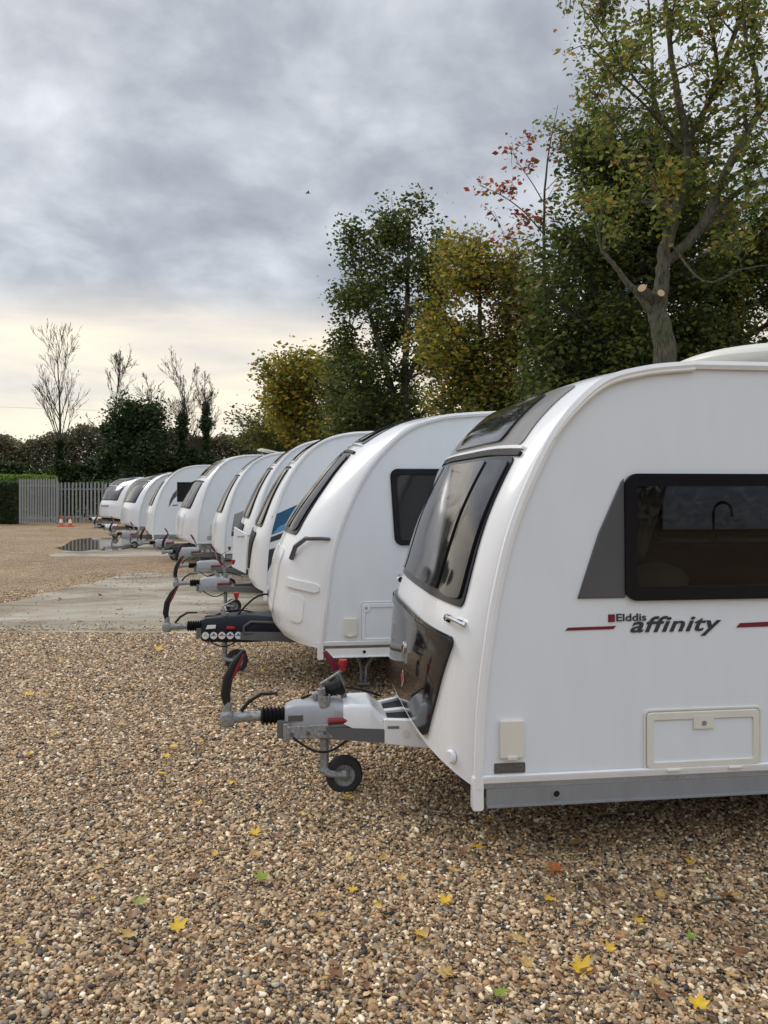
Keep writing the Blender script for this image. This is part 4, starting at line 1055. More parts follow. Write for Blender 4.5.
# ------------------------------------------------------------------ trees
def bark(name, c1, c2):
    m = mat(name, c1, 0.85); nt = NT(m); b = nt.n['Principled BSDF']; tc = nt.n.new('ShaderNodeTexCoord')
    mp = nt.n.new('ShaderNodeMapping'); mp.inputs['Scale'].default_value = (1,1,0.25); nt.link(tc.outputs['Object'], mp.inputs[0])
    n = noise(nt, mp.outputs[0], 22, 6, 0.7); r = ramp(nt, n.outputs['Fac'], [(0.35,c1),(0.6,c2)])
    n2 = noise(nt, tc.outputs['Object'], 1.6, 4, 0.6); r2 = ramp(nt, n2.outputs['Fac'], [(0.45,(1,1,1)),(0.65,(0.75,0.95,0.6))]); c = mixc(nt, 1, r.outputs[0], r2.outputs[0], 'MULTIPLY')
    nt.link(c, b.inputs['Base Color']); bm = nt.n.new('ShaderNodeBump'); bm.inputs['Strength'].default_value = 1.0; bm.inputs['Distance'].default_value = 0.06
    nt.link(n.outputs['Fac'], bm.inputs['Height']); nt.link(bm.outputs[0], b.inputs['Normal']); return m
M_bark = bark('bark', (0.028,0.026,0.018), (0.14,0.125,0.085))
M_barkd = bark('dark_bark', (0.05,0.04,0.03), (0.13,0.11,0.085))
part_twig = part('fallen_twig', mb, M_barkd, None); part_twig['label'] = 'thin dark twig lying on the gravel in the right foreground'; part_twig['category'] = 'twig'
def foliage_mat():
    m = bpy.data.materials.new('leaves'); m.use_nodes = True; nt = NT(m); b = nt.n['Principled BSDF']; out = nt.n['Material Output']
    at_ = nt.n.new('ShaderNodeAttribute'); at_.attribute_name = 'tint'
    nt.link(at_.outputs['Color'], b.inputs['Base Color']); b.inputs['Roughness'].default_value = 0.5; b.inputs['Specular IOR Level'].default_value = 0.3
    tr = nt.n.new('ShaderNodeBsdfTranslucent'); nt.link(at_.outputs['Color'], tr.inputs[0])
    mx = nt.n.new('ShaderNodeMixShader'); mx.inputs[0].default_value = 0.38; nt.link(b.outputs[0], mx.inputs[1]); nt.link(tr.outputs[0], mx.inputs[2]); nt.link(mx.outputs[0], out.inputs[0])
    return m
M_leaf = foliage_mat()
PAL = {
 'dark': [((0.065,0.095,0.022),5),((0.11,0.14,0.030),4),((0.04,0.060,0.018),3),((0.20,0.20,0.04),1.6)],
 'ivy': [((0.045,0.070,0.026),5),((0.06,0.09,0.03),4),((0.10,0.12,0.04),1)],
 'oak': [((0.19,0.23,0.045),5),((0.27,0.26,0.05),3),((0.12,0.17,0.035),5),((0.40,0.30,0.06),1.6),((0.26,0.13,0.03),0.5)],
 'gold': [((0.36,0.28,0.035),4),((0.24,0.24,0.04),4),((0.12,0.16,0.03),4),((0.36,0.17,0.03),1.0),((0.50,0.38,0.05),1.6)],
 'rust': [((0.30,0.14,0.03),4),((0.14,0.12,0.03),4),((0.08,0.09,0.025),4),((0.30,0.20,0.03),2)],
 'mid': [((0.12,0.15,0.032),5),((0.075,0.11,0.025),4),((0.22,0.20,0.04),2.5),((0.25,0.19,0.03),1)],
 'red': [((0.34,0.07,0.04),4),((0.42,0.14,0.05),3),((0.22,0.05,0.03),1),((0.20,0.16,0.04),1)],
 'far': [((0.15,0.145,0.08),5),((0.19,0.17,0.09),3),((0.12,0.125,0.07),4),((0.22,0.16,0.08),1)],
 'hedge': [((0.035,0.05,0.02),5),((0.05,0.07,0.02),3)],
 'lime': [((0.17,0.26,0.035),5),((0.12,0.20,0.03),3)] }
def leaves_mesh(name, P, pal, size, rs, droop=0.0):
    n = len(P); P = np.asarray(P)
    cols = np.array([c for c, w in PAL[pal]]); w = np.array([w for c, w in PAL[pal]], float); w /= w.sum()
    idx = rs.choice(len(cols), n, p=w)
    C = cols[idx]*rs.uniform(0.7,1.3,(n,1))
    a = rs.normal(size=(n,3)); a /= np.linalg.norm(a,axis=1)[:,None]; b = rs.normal(size=(n,3)); a[:,2] *= 0.6
    nrm = np.cross(a, b); nrm /= np.linalg.norm(nrm,axis=1)[:,None]+1e-9; b = np.cross(nrm, a)
    s = size*rs.uniform(0.6,1.35,(n,1))*0.5; bend = nrm*s*rs.uniform(-0.5,0.5,(n,1))
    V = np.stack([P-a*s, P+b*s*0.55+bend*0.4, P+a*s, P-b*s*0.55+bend*0.4], 1).reshape(-1,3)
    me = bpy.data.meshes.new(name); me.vertices.add(4*n); me.vertices.foreach_set('co', V.astype(np.float32).ravel())
    me.loops.add(4*n); me.loops.foreach_set('vertex_index', np.arange(4*n, dtype=np.int32)); me.polygons.add(n); me.polygons.foreach_set('loop_start', np.arange(0,4*n,4, dtype=np.int32))
    at_ = me.color_attributes.new('tint', 'FLOAT_COLOR', 'POINT')
    cc = np.ones((4*n,4), np.float32); cc[:,:3] = np.repeat(C, 4, 0); at_.data.foreach_set('color', cc.ravel())
    me.materials.append(M_leaf); me.update(); me.validate(); return me
def interp_line(pts, t):
    d = [0.0]
    for i in range(1, len(pts)): d.append(d[-1]+(pts[i][0]-pts[i-1][0]).length)
    T = t*d[-1]
    for i in range(1, len(pts)):
        if T <= d[i] or i == len(pts)-1:
            k = (T-d[i-1])/max(1e-6, d[i]-d[i-1]); return pts[i-1][0].lerp(pts[i][0], k), pts[i-1][1]+(pts[i][1]-pts[i-1][1])*k
def tree(name, label, Y, limbs, clumps, pal, size, lpt=14, barkm=None, sig=0.22, seed=1, group=None, cat='tree', twig_r=0.012, own_pal=None, limb_r=0.5):
    """limbs: list of [(px,py,dy,radius)], the first is the trunk. clumps: (px,py,dy,rx_px,rz_px,twigs[,palette])"""
    rs = np.random.RandomState(seed); k = Y/F
    base = at(limbs[0][0][0], limbs[0][0][1], Y); base.z = 0
    root = empty(name, base, 0, label, cat, group)
    wood = MB(); LL = []
    for lm in limbs:
        pts = [(at(px,py,Y)+Vector((0,dy,0))-base, r) for px,py,dy,r in lm]
        if lm is limbs[0]: pts[0] = (Vector((pts[0][0].x,pts[0][0].y,-0.1)), pts[0][1])
        # subdivide and roughen
        fine = []
        cm_ = [Vector(p) for p, r in pts]
        Q = [2*cm_[0]-cm_[1]]+cm_+[2*cm_[-1]-cm_[-2]]
        for i in range(1, len(Q)-2):
            for j in range(4):
                t = j/4; p0,p1,p2,p3 = Q[i-1:i+3]
                q = 0.5*((2*p1)+(p2-p0)*t+(2*p0-5*p1+4*p2-p3)*t*t+(3*p1-p0-3*p2+p3)*t**3)
                r = pts[i-1][1]+(pts[i][1]-pts[i-1][1])*t
                fine.append((q+Vector(rs.normal(0, r*0.12, 3)), r))
        fine.append(pts[-1]); wood.tube([p for p, r in fine], [r for p, r in fine], 10); LL.append(fine)
    groups = {}
    for cl in clumps:
        px, py, dy, rx, rz, nt_ = cl[:6]; pl = cl[6] if len(cl) > 6 else pal
        c = at(px,py,Y)+Vector((0,dy,0))-base; rx *= k; rz *= k
        # nearest lower limb point
        best = None
        for ln in LL:
            for i, (p, r) in enumerate(ln):
                d = (p-c).length+max(0, p.z-c.z+0.25*(abs(p.x-c.x)+abs(p.y-c.y)))*1.5
                if best is None or d < best[0]: best = (d, p, r)
        s, r0 = best[1], min(best[2]*limb_r, 0.03+0.012*nt_**0.5)
        mid = s.lerp(c, 0.5)+Vector((rs.normal(0,0.15), rs.normal(0,0.15), rs.normal(0.1,0.1)))*min(1.5,(c-s).length)*0.5
        arc = [(s*(1-t)**2+mid*2*t*(1-t)+c*t*t, r0*(1-t*0.75)) for t in [i/6 for i in range(7)]]
        wood.tube([p for p, r in arc], [max(r, twig_r) for p, r in arc], 6, cap=False)
        for j in range(nt_):
            u = rs.normal(size=3); u /= np.linalg.norm(u); u *= rs.uniform(0.35,1.0)**0.6
            e = c+Vector((u[0]*rx, u[1]*rx, u[2]*rz))
            q, r = interp_line(arc, rs.uniform(0.35,1.0)); 
            m_ = q.lerp(e, 0.5)+Vector(rs.normal(0, 0.07, 3))*(e-q).length+Vector((0,0,0.08*(e-q).length))
            wood.tube([q, m_, e], [twig_r*1.5, twig_r, twig_r*0.5], 3, cap=False)
            n = max(1, int(lpt*rs.uniform(0.5,1.5)))
            t = rs.uniform(0.35,1.08,(n,1)); qa, ma, ea = (np.array(v) for v in (q, m_, e))
            P = qa*(1-t)**2+ma*2*t*(1-t)+ea*t*t+rs.normal(0, sig, (n,3))
            groups.setdefault(pl, []).append(P)
    part('trunk', wood, barkm or M_bark, root, ang=80)
    allp = None
    mes = []
    # one crown mesh with per-leaf colour
    Vs = []
    for pl, arr in groups.items():
        P = np.concatenate(arr); mes.append((P, pl))
    bmall = None
    total = [leaves_mesh('crown', P, pl, size, rs) for P, pl in mes]
    if len(total) == 1: me = total[0]
    else:
        bm = bmesh.new()
        for t_ in total: bm.from_mesh(t_)
        me = bpy.data.meshes.new('crown'); bm.to_mesh(me); bm.free(); me.materials.clear(); me.materials.append(M_leaf)
        for t_ in total: bpy.data.meshes.remove(t_)
    link('crown', me, root)
    return root
RN = random.Random(11)
def fill(x0, x1, y0, y1, n, rx, rz, tw, dd=1.0, pal=None, shape=None):
    out = []
    for i in range(n):
        for _ in range(50):
            x, y = RN.uniform(x0,x1), RN.uniform(y0,y1)
            if shape is None or shape(x, y): break
        t = (x, y, RN.uniform(-dd,dd), rx*RN.uniform(0.7,1.3), rz*RN.uniform(0.7,1.3), tw)
        out.append(t+((pal,) if pal else ()))
    return out
# big pruned tree on the right
Y1 = 14.5
limbs = [[(676,588,0,0.272),(670,420,0,0.224),(664,345,0,0.208),(657,310,0,0.176),(662,282,0,0.136),(664,255,0,0.124),(671,225,0,0.112),(684,190,0.1,0.100),(692,150,0.2,0.088),(688,105,0.3,0.072),(681,60,0.4,0.056),(677,0,0.5,0.044),(672,-70,0.6,0.024)],
 [(666,262,0,0.096),(684,245,-0.1,0.100),(702,222,-0.3,0.096),(712,190,-0.4,0.084),(726,160,-0.5,0.072),(745,128,-0.5,0.064),(770,92,-0.5,0.056),(800,50,-0.5,0.040)],
 [(702,222,-0.3,0.064),(722,205,-0.5,0.056),(745,196,-0.7,0.044),(785,188,-0.9,0.032)],
 [(712,190,-0.4,0.056),(735,176,-0.2,0.040),(770,160,0.0,0.032),(800,150,0.1,0.016)],
 [(692,150,0.2,0.056),(676,118,0.5,0.048),(668,70,0.8,0.040),(670,10,1.0,0.028),(664,-60,1.0,0.016)],
 [(690,140,0.2,0.064),(708,100,-0.2,0.056),(722,50,-0.5,0.044),(742,0,-0.8,0.036),(752,-60,-1,0.016)],
 [(745,128,-0.5,0.048),(748,80,-0.3,0.040),(744,30,0,0.032),(750,-50,0.2,0.016)],
 [(655,318,0,0.088),(640,300,-0.1,0.068),(622,283,-0.2,0.056),(608,268,-0.3,0.044),(597,256,-0.3,0.034)],
 [(670,80,0.8,0.028),(640,55,0.6,0.024),(610,25,0.4,0.018),(585,-5,0.3,0.010)],
 [(676,118,0.5,0.028),(645,105,0.0,0.024),(612,88,-0.3,0.018),(583,62,-0.5,0.010),(562,66,-0.5,0.006)],
 [(668,150,0.4,0.024),(640,150,0.2,0.020),(615,125,0,0.016),(590,95,-0.2,0.008)],
 [(684,190,0.1,0.028),(650,185,-0.4,0.022),(625,160,-0.6,0.016),(600,150,-0.7,0.008)],
 [(668,240,0,0.024),(690,290,-0.6,0.020),(720,283,-0.9,0.016),(745,280,-1.0,0.008)]]
cl = fill(570,770,-60,50,34,26,22,14,1.6,shape=lambda x,y: x > 575+0.1*y and not (640<x<668 and 20<y<50))
cl += fill(590,770,50,130,24,22,18,12,1.5)
cl += fill(580,760,120,190,10,20,16,12,1.3)
cl += fill(575,690,110,260,9,20,18,12,1.2,'oak')+fill(690,775,90,230,12,20,22,14,1.2)
cl += [(660,195,-0.4,12,20,22,'gold'),(655,225,-0.4,8,14,14,'oak'),(600,15,-0.3,26,18,22),(620,60,0,24,18,20),(590,50,0,14,14,6),(566,62,-0.5,10,6,3,'gold'),(745,170,-0.5,26,20,16),(760,120,-0.5,22,24,16),(740,60,-0.5,24,30,18),(755,20,0,20,30,18),(700,130,0.6,22,24,10),(720,250,-0.5,30,20,10,'oak')]
T = tree('pruned_tree', 'tall half-bare tree with pale sawn limb stumps behind the nearest caravan', Y1, limbs, cl, 'oak', 0.14, lpt=8, sig=0.12, seed=5, twig_r=0.007)
M_cut = mat('sawn_wood', (0.52,0.38,0.22), 0.7)
base = Vector(T.location)
for (px, py, r_, d) in ((642,288,0.085,Vector((-0.55,-0.75,0.35))),(661,293,0.075,Vector((0.1,-0.95,0.25)))):
    c = at(px,py,Y1-0.30)-base; s_ = at(655,303,Y1)-base; d.normalize()
    mb = MB(); mb.tube([s_, c-d*0.04, c], [r_*1.1, r_*1.02, r_], 14); st = part('limb_stump', mb, M_bark, T)
    mb = MB(); mb.lathe(c+d*0.001, d, [(0, r_*0.94),(0.006, r_*0.9),(0.006, 0)], 20); part('sawn_face', mb, M_cut, st)

def std(px, Y, top, r, lean=0): 
    gy = HZ+F*EYE/Y
    return [(px,gy,0,r),(px+lean*0.3,HZ-30,0,r*0.85),(px+lean*0.6,(HZ+top)/2,0,r*0.6),(px+lean,top+15,0,r*0.2)]
def oval(cx, cy, rx, ry, p=2.0): return lambda x, y: (abs((x-cx)/rx)**p+abs((y-cy)/ry)**p) < 1
# dark evergreen mass behind it
tree('evergreen_tree', 'broad dark green tree left of and behind the pruned trunk', 17.5, [std(620,17.5,150,0.2), [(620,430,0,0.1),(640,300,0.5,0.07),(640,190,0.6,0.03)]],
    fill(525,690,170,420,72,26,24,22,1.6,shape=lambda x,y: x > 610-1.05*(y-165)*0.7 and x>532)+fill(575,680,135,235,14,22,20,22,1.4), 'dark', 0.16, lpt=24, barkm=M_barkd, seed=8)
tree('evergreen_tree', 'dark ivy-clad tree with yellow green edges at the right of the photo', 18.5, [std(735,18.5,200,0.2)],
    fill(670,800,215,420,44,26,24,22,1.5)+fill(690,790,170,330,10,20,18,14,1.2,'oak')+fill(690,790,300,350,8,20,14,18,2.0,'mid'), 'dark', 0.15, lpt=21, barkm=M_barkd, seed=9)
tree('small_tree', 'slender light green tree in front of the dark evergreens at upper right', 18.8, [std(600,18.8,120,0.07,-6), [(600,300,0,0.04),(630,220,0,0.03),(640,120,0,0.012)]],
    fill(560,650,110,240,16,20,18,14,1.0,shape=lambda x,y: x>565+0.1*(y-100)), 'oak', 0.14, lpt=12, sig=0.18, barkm=M_barkd, seed=19, twig_r=0.007)
# thin tree with red leaves
tree('young_tree', 'thin tree with sparse red leaves against the sky', 19.2,
    [[(548,562,0,0.07),(546,400,0,0.06),(545,300,0,0.05),(544,235,0,0.035),(545,190,0,0.028),(549,150,0,0.018),(558,105,0,0.006)],
     [(545,236,0,0.02),(525,215,-0.1,0.016),(503,200,-0.2,0.012),(478,188,-0.2,0.006)],
     [(545,205,0,0.016),(532,180,0.1,0.012),(520,160,0.2,0.008),(512,142,0.2,0.004)],
     [(545,250,0,0.018),(528,240,0,0.012),(505,238,0,0.007)],[(548,160,0,0.012),(560,140,0,0.008),(565,118,0,0.004)],[(546,190,0,0.012),(560,175,0,0.008),(570,160,0,0.004)]],
    [(482,190,-0.2,10,6,4),(500,195,-0.2,12,10,6),(515,186,0,10,12,6),(512,150,0.2,9,14,5),(530,140,0,9,14,4),(533,165,0,9,12,5),(520,220,0,14,10,6),(540,222,0,10,14,5),(558,150,0,10,18,4),(505,238,0,12,8,4),(535,250,0,12,12,5,'oak'),(555,195,0,10,18,8,'oak'),(490,210,0,9,6,2)],
    'red', 0.17, lpt=7, sig=0.12, barkm=M_barkd, seed=12, twig_r=0.006)
# golden tree
tree('golden_tree', 'yellow and orange autumn tree between the dark green tree and the red-leaved one', 23.0, [std(480,23,260,0.18), [(480,430,0,0.1),(505,340,0,0.06),(510,290,0,0.03)]],
    fill(425,540,250,425,50,22,20,20,1.8,'gold',lambda x,y: oval(482,345,62,110)(x,y))+fill(440,545,330,430,22,22,18,18,1.8,'mid')+fill(480,540,270,350,10,18,16,18,1.4,'rust')+fill(450,500,240,290,6,14,18,10,1.0,'gold'),
    'gold', 0.17, lpt=15, sig=0.26, seed=14, barkm=M_barkd, twig_r=0.009)
# dark green tree
tree('dark_green_tree', 'tall dark green tree with a ragged top in the middle of the photo', 27.0, [std(400,27,205,0.2,10), [(400,420,0,0.14),(375,330,0.3,0.09),(350,250,0.3,0.03)], [(400,400,0,0.12),(430,320,-0.3,0.07),(438,260,-0.3,0.03)],[(400,420,0,0.1),(365,380,0,0.07),(350,330,0,0.03)]],
    fill(338,455,225,425,70,17,16,18,1.8,None,lambda x,y: oval(395,330,58,120,2.3)(x,y))+[(350,240,0,7,10,10),(345,225,0,3,9,5),(362,235,0,8,8,8),(405,215,0,8,12,12),(425,208,0,6,12,11),(412,200,0,4,8,5),(382,225,0,10,10,10),(440,235,0,10,14,12),(452,242,0,4,6,4),(343,300,0,8,14,12),(345,340,0,8,12,10)],
    'dark', 0.18, lpt=17, sig=0.24, seed=15, barkm=M_barkd, twig_r=0.010)
# yellow green bush tree at the left end of the near tree line
tree('bushy_tree', 'low yellow green tree at the left end of the tree line above the caravans', 34.0, [std(312,34,350,0.15), [(312,440,0,0.08),(290,385,0,0.03)], [(312,440,0,0.08),(340,370,0,0.03)]],
    fill(272,360,345,440,44,15,13,18,2.0,None,lambda x,y: y > 345+0.62*abs(x-325)*0.7)+fill(278,300,370,440,10,10,10,14,1.0,'gold'),
    'gold', 0.24, lpt=17, sig=0.28, seed=16, barkm=M_barkd, twig_r=0.012)
tree('bushy_tree', 'mid green scrubby tree under the dark green tree', 29.0, [std(355,29,390,0.12)], fill(325,440,385,450,34,18,14,18,2.0,'mid'), 'mid', 0.18, lpt=14, sig=0.28, seed=17, barkm=M_barkd)
tree('bushy_tree', 'olive scrubby tree low behind the blue-marked caravan', 38.0, [std(285,38,420,0.1)], fill(232,320,415,455,26,13,10,16,2.0,'mid')+fill(258,315,385,425,14,11,10,15,1.6,'oak',lambda x,y: y > 425-0.75*(x-250)), 'mid', 0.20, lpt=14, sig=0.3, seed=18, barkm=M_barkd)

# undergrowth closing the line behind the caravans
def band(name, label, pts, h, depth, n, pal, size, seed, cat='undergrowth', lumps=0.35, box=False):
    """pts: (x, y) ground line; h: height or (h0, h1); leaves fill the volume more densely near the skin"""
    rs = np.random.RandomState(seed); pts = np.array(pts, float); d = np.r_[0, np.cumsum(np.hypot(*np.diff(pts, axis=0).T))]
    t = rs.uniform(0, d[-1], n); x = np.interp(t, d, pts[:,0]); y = np.interp(t, d, pts[:,1])
    hh = np.interp(t, d, h if hasattr(h, '__len__') else [h]*len(pts))
    if not box:
        ph = rs.uniform(0, 6, 6); lump = sum(np.sin(t*f+p)*a for f, p, a in zip((0.35,0.8,1.7,3.1,5.3,0.19), ph, (0.35,0.3,0.2,0.12,0.06,0.3)))
        hh = hh*(1+lumps*lump)
        u = rs.uniform(0, 1, n)**0.55; z = u*hh; off = rs.normal(0, 0.42, n)*depth*(1-0.5*u)
        k = rs.rand(n) < 0.05; z[k] += rs.exponential(0.22, k.sum())
    else:
        s = rs.randint(0, 3, n); z = np.where(s == 0, hh, rs.uniform(0, 1, n)*hh)+rs.normal(0,0.05,n); off = np.where(s == 0, rs.uniform(-0.5,0.5,n), np.where(s == 1, -0.5, 0.5))*depth+rs.normal(0,0.05,n)
    dx = np.gradient(pts[:,0]); dy = np.gradient(pts[:,1]); nx = np.interp(t, d, dy); ny = np.interp(t, d, -dx); l = np.hypot(nx, ny); 
    P = np.stack([x+nx/l*off, y+ny/l*off, np.abs(z)], 1)
    me = leaves_mesh(name, P, pal, size, rs); o = link(name, me); o['kind'] = 'stuff'; o['label'] = label; o['category'] = cat; return o
line = [(16,14),(9,19),(6,24),(3.5,30),(0,37),(-3,44)]
band('undergrowth', 'dense dark undergrowth along the foot of the tree line behind the caravans', line, [7.2,6.8,6.0,4.8,4.2,4.0], 1.6, 150000, 'dark', 0.19, 21)
band('undergrowth', 'olive and rust brambles mixed into the undergrowth behind the caravans', [(p[0]-0.6,p[1]-0.4) for p in line], [5.6,5.4,5.0,3.9,3.6,3.4], 1.4, 34000, 'mid', 0.17, 22)
# far wood
fl = [(-70,62),(-45,64),(-25,62),(-8,60),(8,56),(25,50)]
band('far_wood', 'muted brown green wood closing the view beyond the fence', fl, [7.4,7.0,6.3,6.2,7.2,8], 2.8, 230000, 'far', 0.28, 23, cat='wood', lumps=0.16)
band('far_wood', 'dark lower edge of the far wood', [(p[0],p[1]-3) for p in fl], [4.2,4.2,4.2,4.2,4.2,4.2], 1.5, 90000, 'ivy', 0.36, 24, cat='wood', lumps=0.2)  # lower band of the wood in the darker ivy leaf colours
# trees closing the yard on its open side and behind the camera
band('far_wood', 'wooded boundary on the open left side of the yard', [(-30,-40),(-38,0),(-40,30),(-50,62)], [9,8,7,7], 2.6, 40000, 'far', 0.55, 25, cat='wood', lumps=0.2)
band('far_wood', 'wooded boundary of the yard behind the viewpoint', [(-34,-26),(0,-30),(34,-24)], [7,6.5,7], 2.6, 40000, 'far', 0.6, 26, cat='wood', lumps=0.2)
# hedge at the left of the fence
hp0, hp1 = at(-60,524,40.5), at(19,524,41.0)
def hedge():
    rs = np.random.RandomState(31); n = 20000
    x = rs.uniform(hp0.x-3, hp1.x+0.1, n); s = rs.rand(n) < 0.72; y = np.where(s, 41.0, rs.uniform(41,42.4,n))+rs.normal(0,0.07,n); z = np.where(s, rs.uniform(0,2.25,n), 2.25)+rs.normal(0,0.05,n)
    me = leaves_mesh('hedge', np.stack([x,y,np.abs(z)],1), 'ivy', 0.13, rs)
    root = empty('clipped_hedge', (hp1.x, 41.7, 0), 0, 'clipped dark hedge at the left edge, beside the palisade gate', 'hedge')
    o = link('foliage', me, root); o.location = (-hp1.x, -41.7, 0)
    mb = MB(); 
    mb.box(hp0.x-3, hp1.x-0.45, 41.25, 42.2, 0, 2.1); c = part('branches', mb, M_barkd, root, smooth=False); c.location = (-hp1.x, -41.7, 0)
hedge()
band('tall_grass', 'bright green bushy growth standing behind the dark hedge', [at(-60,480,46).to_2d(), at(55,480,46).to_2d()], 2.75, 1.6, 16000, 'lime', 0.16, 33, cat='greenery', lumps=0.04)
band('undergrowth', 'dark ivy and brambles pressed against the back of the palisade fence', [(-20.5,44.6),(-4,44.6)], 2.3, 0.8, 26000, 'ivy', 0.2, 34, lumps=0.1)
# bare and ivy-clad trees beyond the fence
def bare(name, label, px, top, Y, spread, seed, ivy=None, rad=0.16, dense=1.0, cat='tree'):
    rs = np.random.RandomState(seed); H = at(px, top, Y).z; base = at(px, 490, Y); base.z = 0
    root = empty(name, base, 0, label, cat); wood = MB()
    def grow(p, d, L_, r, dep):
        n = 5; pts = [p]; rr = [r]
        for i in range(n):
            d = (d+Vector(rs.normal(0,0.05 if dep else 0.03,3))+Vector((0,0,0.04))).normalized(); p = p+d*L_/n; pts.append(p); rr.append(r*(1-0.86*(i+1)/n))
        wood.tube(pts, [max(q,0.008) for q in rr], 5 if dep else 8, cap=False)
        if dep >= 4: return
        k = int((15,6,4,2)[dep]*dense)
        for j in range(k):
            t = rs.uniform(0.32 if dep == 0 else 0.2, 0.98); i = min(n-1, int(t*n)); q = pts[i].lerp(pts[i+1], t*n-i)
            ax = (pts[i+1]-pts[i]).normalized(); side = Vector(rs.normal(size=3)); side = (side-ax*side.dot(ax)).normalized()
            a = R(rs.uniform(12,34)); dd = ax*math.cos(a)+side*math.sin(a)
            grow(q, dd, L_*(0.42*spread if dep == 0 else 0.62)*rs.uniform(0.55,1.15)*(1.15-0.6*t), max(0.011, rr[i]*0.45), dep+1)
    grow(Vector((0,0,0)), Vector((0.02,0,1)).normalized(), H*0.92, rad*0.75, 0)
    part('trunk', wood, M_barkd, root, ang=80)
    if ivy:
        h, w, n = ivy; t = rs.uniform(0,1,n)**0.85
        lump = 1+0.5*np.sin(t*17+seed)+0.3*np.sin(t*41)
        P = np.stack([rs.normal(0,0.42,n)*w*lump*(1.05-0.75*t), rs.normal(0,0.42,n)*w*lump*(1.05-0.75*t), t*h], 1)
        link('ivy', leaves_mesh('ivy', P, 'ivy', 0.30, rs), root)
bare('bare_tree', 'bare leafless tree standing farthest left beyond the fence', 60, 338, 56, 1.0, 41, ivy=(5.6,0.9,3500), rad=0.22)
bare('bare_tree', 'bare tree with a leaning stem just left of the round dark tree', 106, 352, 56, 0.8, 42, ivy=(6.8,0.8,3500), rad=0.2, dense=1.1)
bare('bare_tree', 'ivy-clad bare tree right of the round dark tree', 182, 362, 57, 0.8, 43, ivy=(7.6,0.9,4500), rad=0.2, dense=1.2)
bare('bare_tree', 'slim ivy-clad tree farthest right of the bare trees', 206, 362, 57, 0.65, 44, ivy=(8.4,0.8,4500), rad=0.18, dense=1.2)
bare('bare_tree', 'short twiggy bare tree behind the round dark tree', 150, 378, 60, 0.8, 45, rad=0.15, dense=1.1)
tree('round_tree', 'dark rounded evergreen tree between the bare trees beyond the fence', 55.0, [std(136,55,400,0.2)], fill(112,160,398,480,34,11,11,22,1.6,None,oval(136,442,27,48)), 'ivy', 0.30, lpt=20, sig=0.32, seed=46, barkm=M_barkd, twig_r=0.02)

# ------------------------------------------------------------------ palisade fence and gate
def palisade(name, label, cat, x0, y0, x1, y1, h, pitch, wd, z0=0.06):
    root = empty(name, (x0, y0, 0), math.atan2(y1-y0, x1-x0), label, cat); Ln = math.hypot(x1-x0, y1-y0); n = int(Ln/pitch); mb = MB()
    for i in range(n+1):
        x = i*Ln/n; hh = h+RN.uniform(-0.01,0.01)
        pr = [(x-wd/2,-0.03),(x-wd/4,-0.045),(x,-0.03),(x+wd/4,-0.045),(x+wd/2,-0.03),(x+wd/4,-0.040),(x,-0.025),(x-wd/4,-0.040)]
        V = [(a,b,z0) for a, b in pr]+[(a,b,hh-0.08) for a, b in pr]+[(x+(a-x)*0.25,b,hh) for a, b in pr]
        mb.add(V, [(j,(j+1)%8,8+(j+1)%8,8+j) for j in range(8)]+[(8+j,8+(j+1)%8,16+(j+1)%8,16+j) for j in range(8)])
    part('pales', mb, M_galvf, root, smooth=False)
    for z in (0.35, h-0.4):
        mb = MB(); mb.box(0, Ln, -0.02, 0.03, z-0.025, z+0.025); part('rail', mb, M_galvf, root)
    k = max(1, int(round(Ln/2.75)))
    for i in range(k+1):
        mb = MB(); x = i*Ln/k; mb.box(x-0.045, x+0.045, 0.032, 0.12, 0, h-0.12); part('post', mb, M_galvf, root, bevel=0.004)
    return root
M_galvf = weathered('galvanised_pales', (0.31,0.32,0.325), 0.5, (0.20,0.20,0.18), 0.45)
g0, g1 = at(20,500,40.8), at(57,500,41.4)
palisade('palisade_gate', 'closely spaced grey palisade gate panel at the left end of the fence', 'gate', g0.x, g0.y, g1.x, g1.y, 2.48, 0.125, 0.092)
f0, f1 = at(58,500,42.6), at(185,500,42.6)
palisade('palisade_fence', 'grey galvanised palisade fence with dark gaps behind the cones', 'fence', f0.x, f0.y, f1.x+6, f1.y, 2.30, 0.205, 0.10)
# ------------------------------------------------------------------ traffic cones
M_cone = mat('cone_orange', (0.62,0.08,0.02), 0.45)
def cone(px, py, Y, label, rz):
    p = at(px, py, Y); root = empty('traffic_cone', (p.x, Y, 0), rz, label, 'traffic cone', 'traffic cones by the fence')
    mb = MB(); mb.prism(rrect(-0.17,0.17,-0.17,0.17,0.04,3), lambda x, y: (x,y,0.0), lambda x, y: (x,y,0.035)); part('base', mb, M_cone, root, bevel=0.006)
    mb = MB(); mb.lathe((0,0,0.035), (0,0,1), [(0,0.13),(0.02,0.115),(0.15,0.092),(0.152,0.0)], 20); mb.lathe((0,0,0), (0,0,1), [(0.37,0.062),(0.53,0.034),(0.535,0.026),(0.535,0)], 20); part('body', mb, M_cone, root)
    mb = MB(); mb.lathe((0,0,0), (0,0,1), [(0.185,0.094),(0.372,0.063)], 20); part('reflective_band', mb, M_white, root)
cone(61, 521, 38.6, 'left of the two orange and white cones in front of the fence', 0.2)
cone(70, 521, 38.2, 'right of the two orange and white cones, nearer the caravans', 0.7)
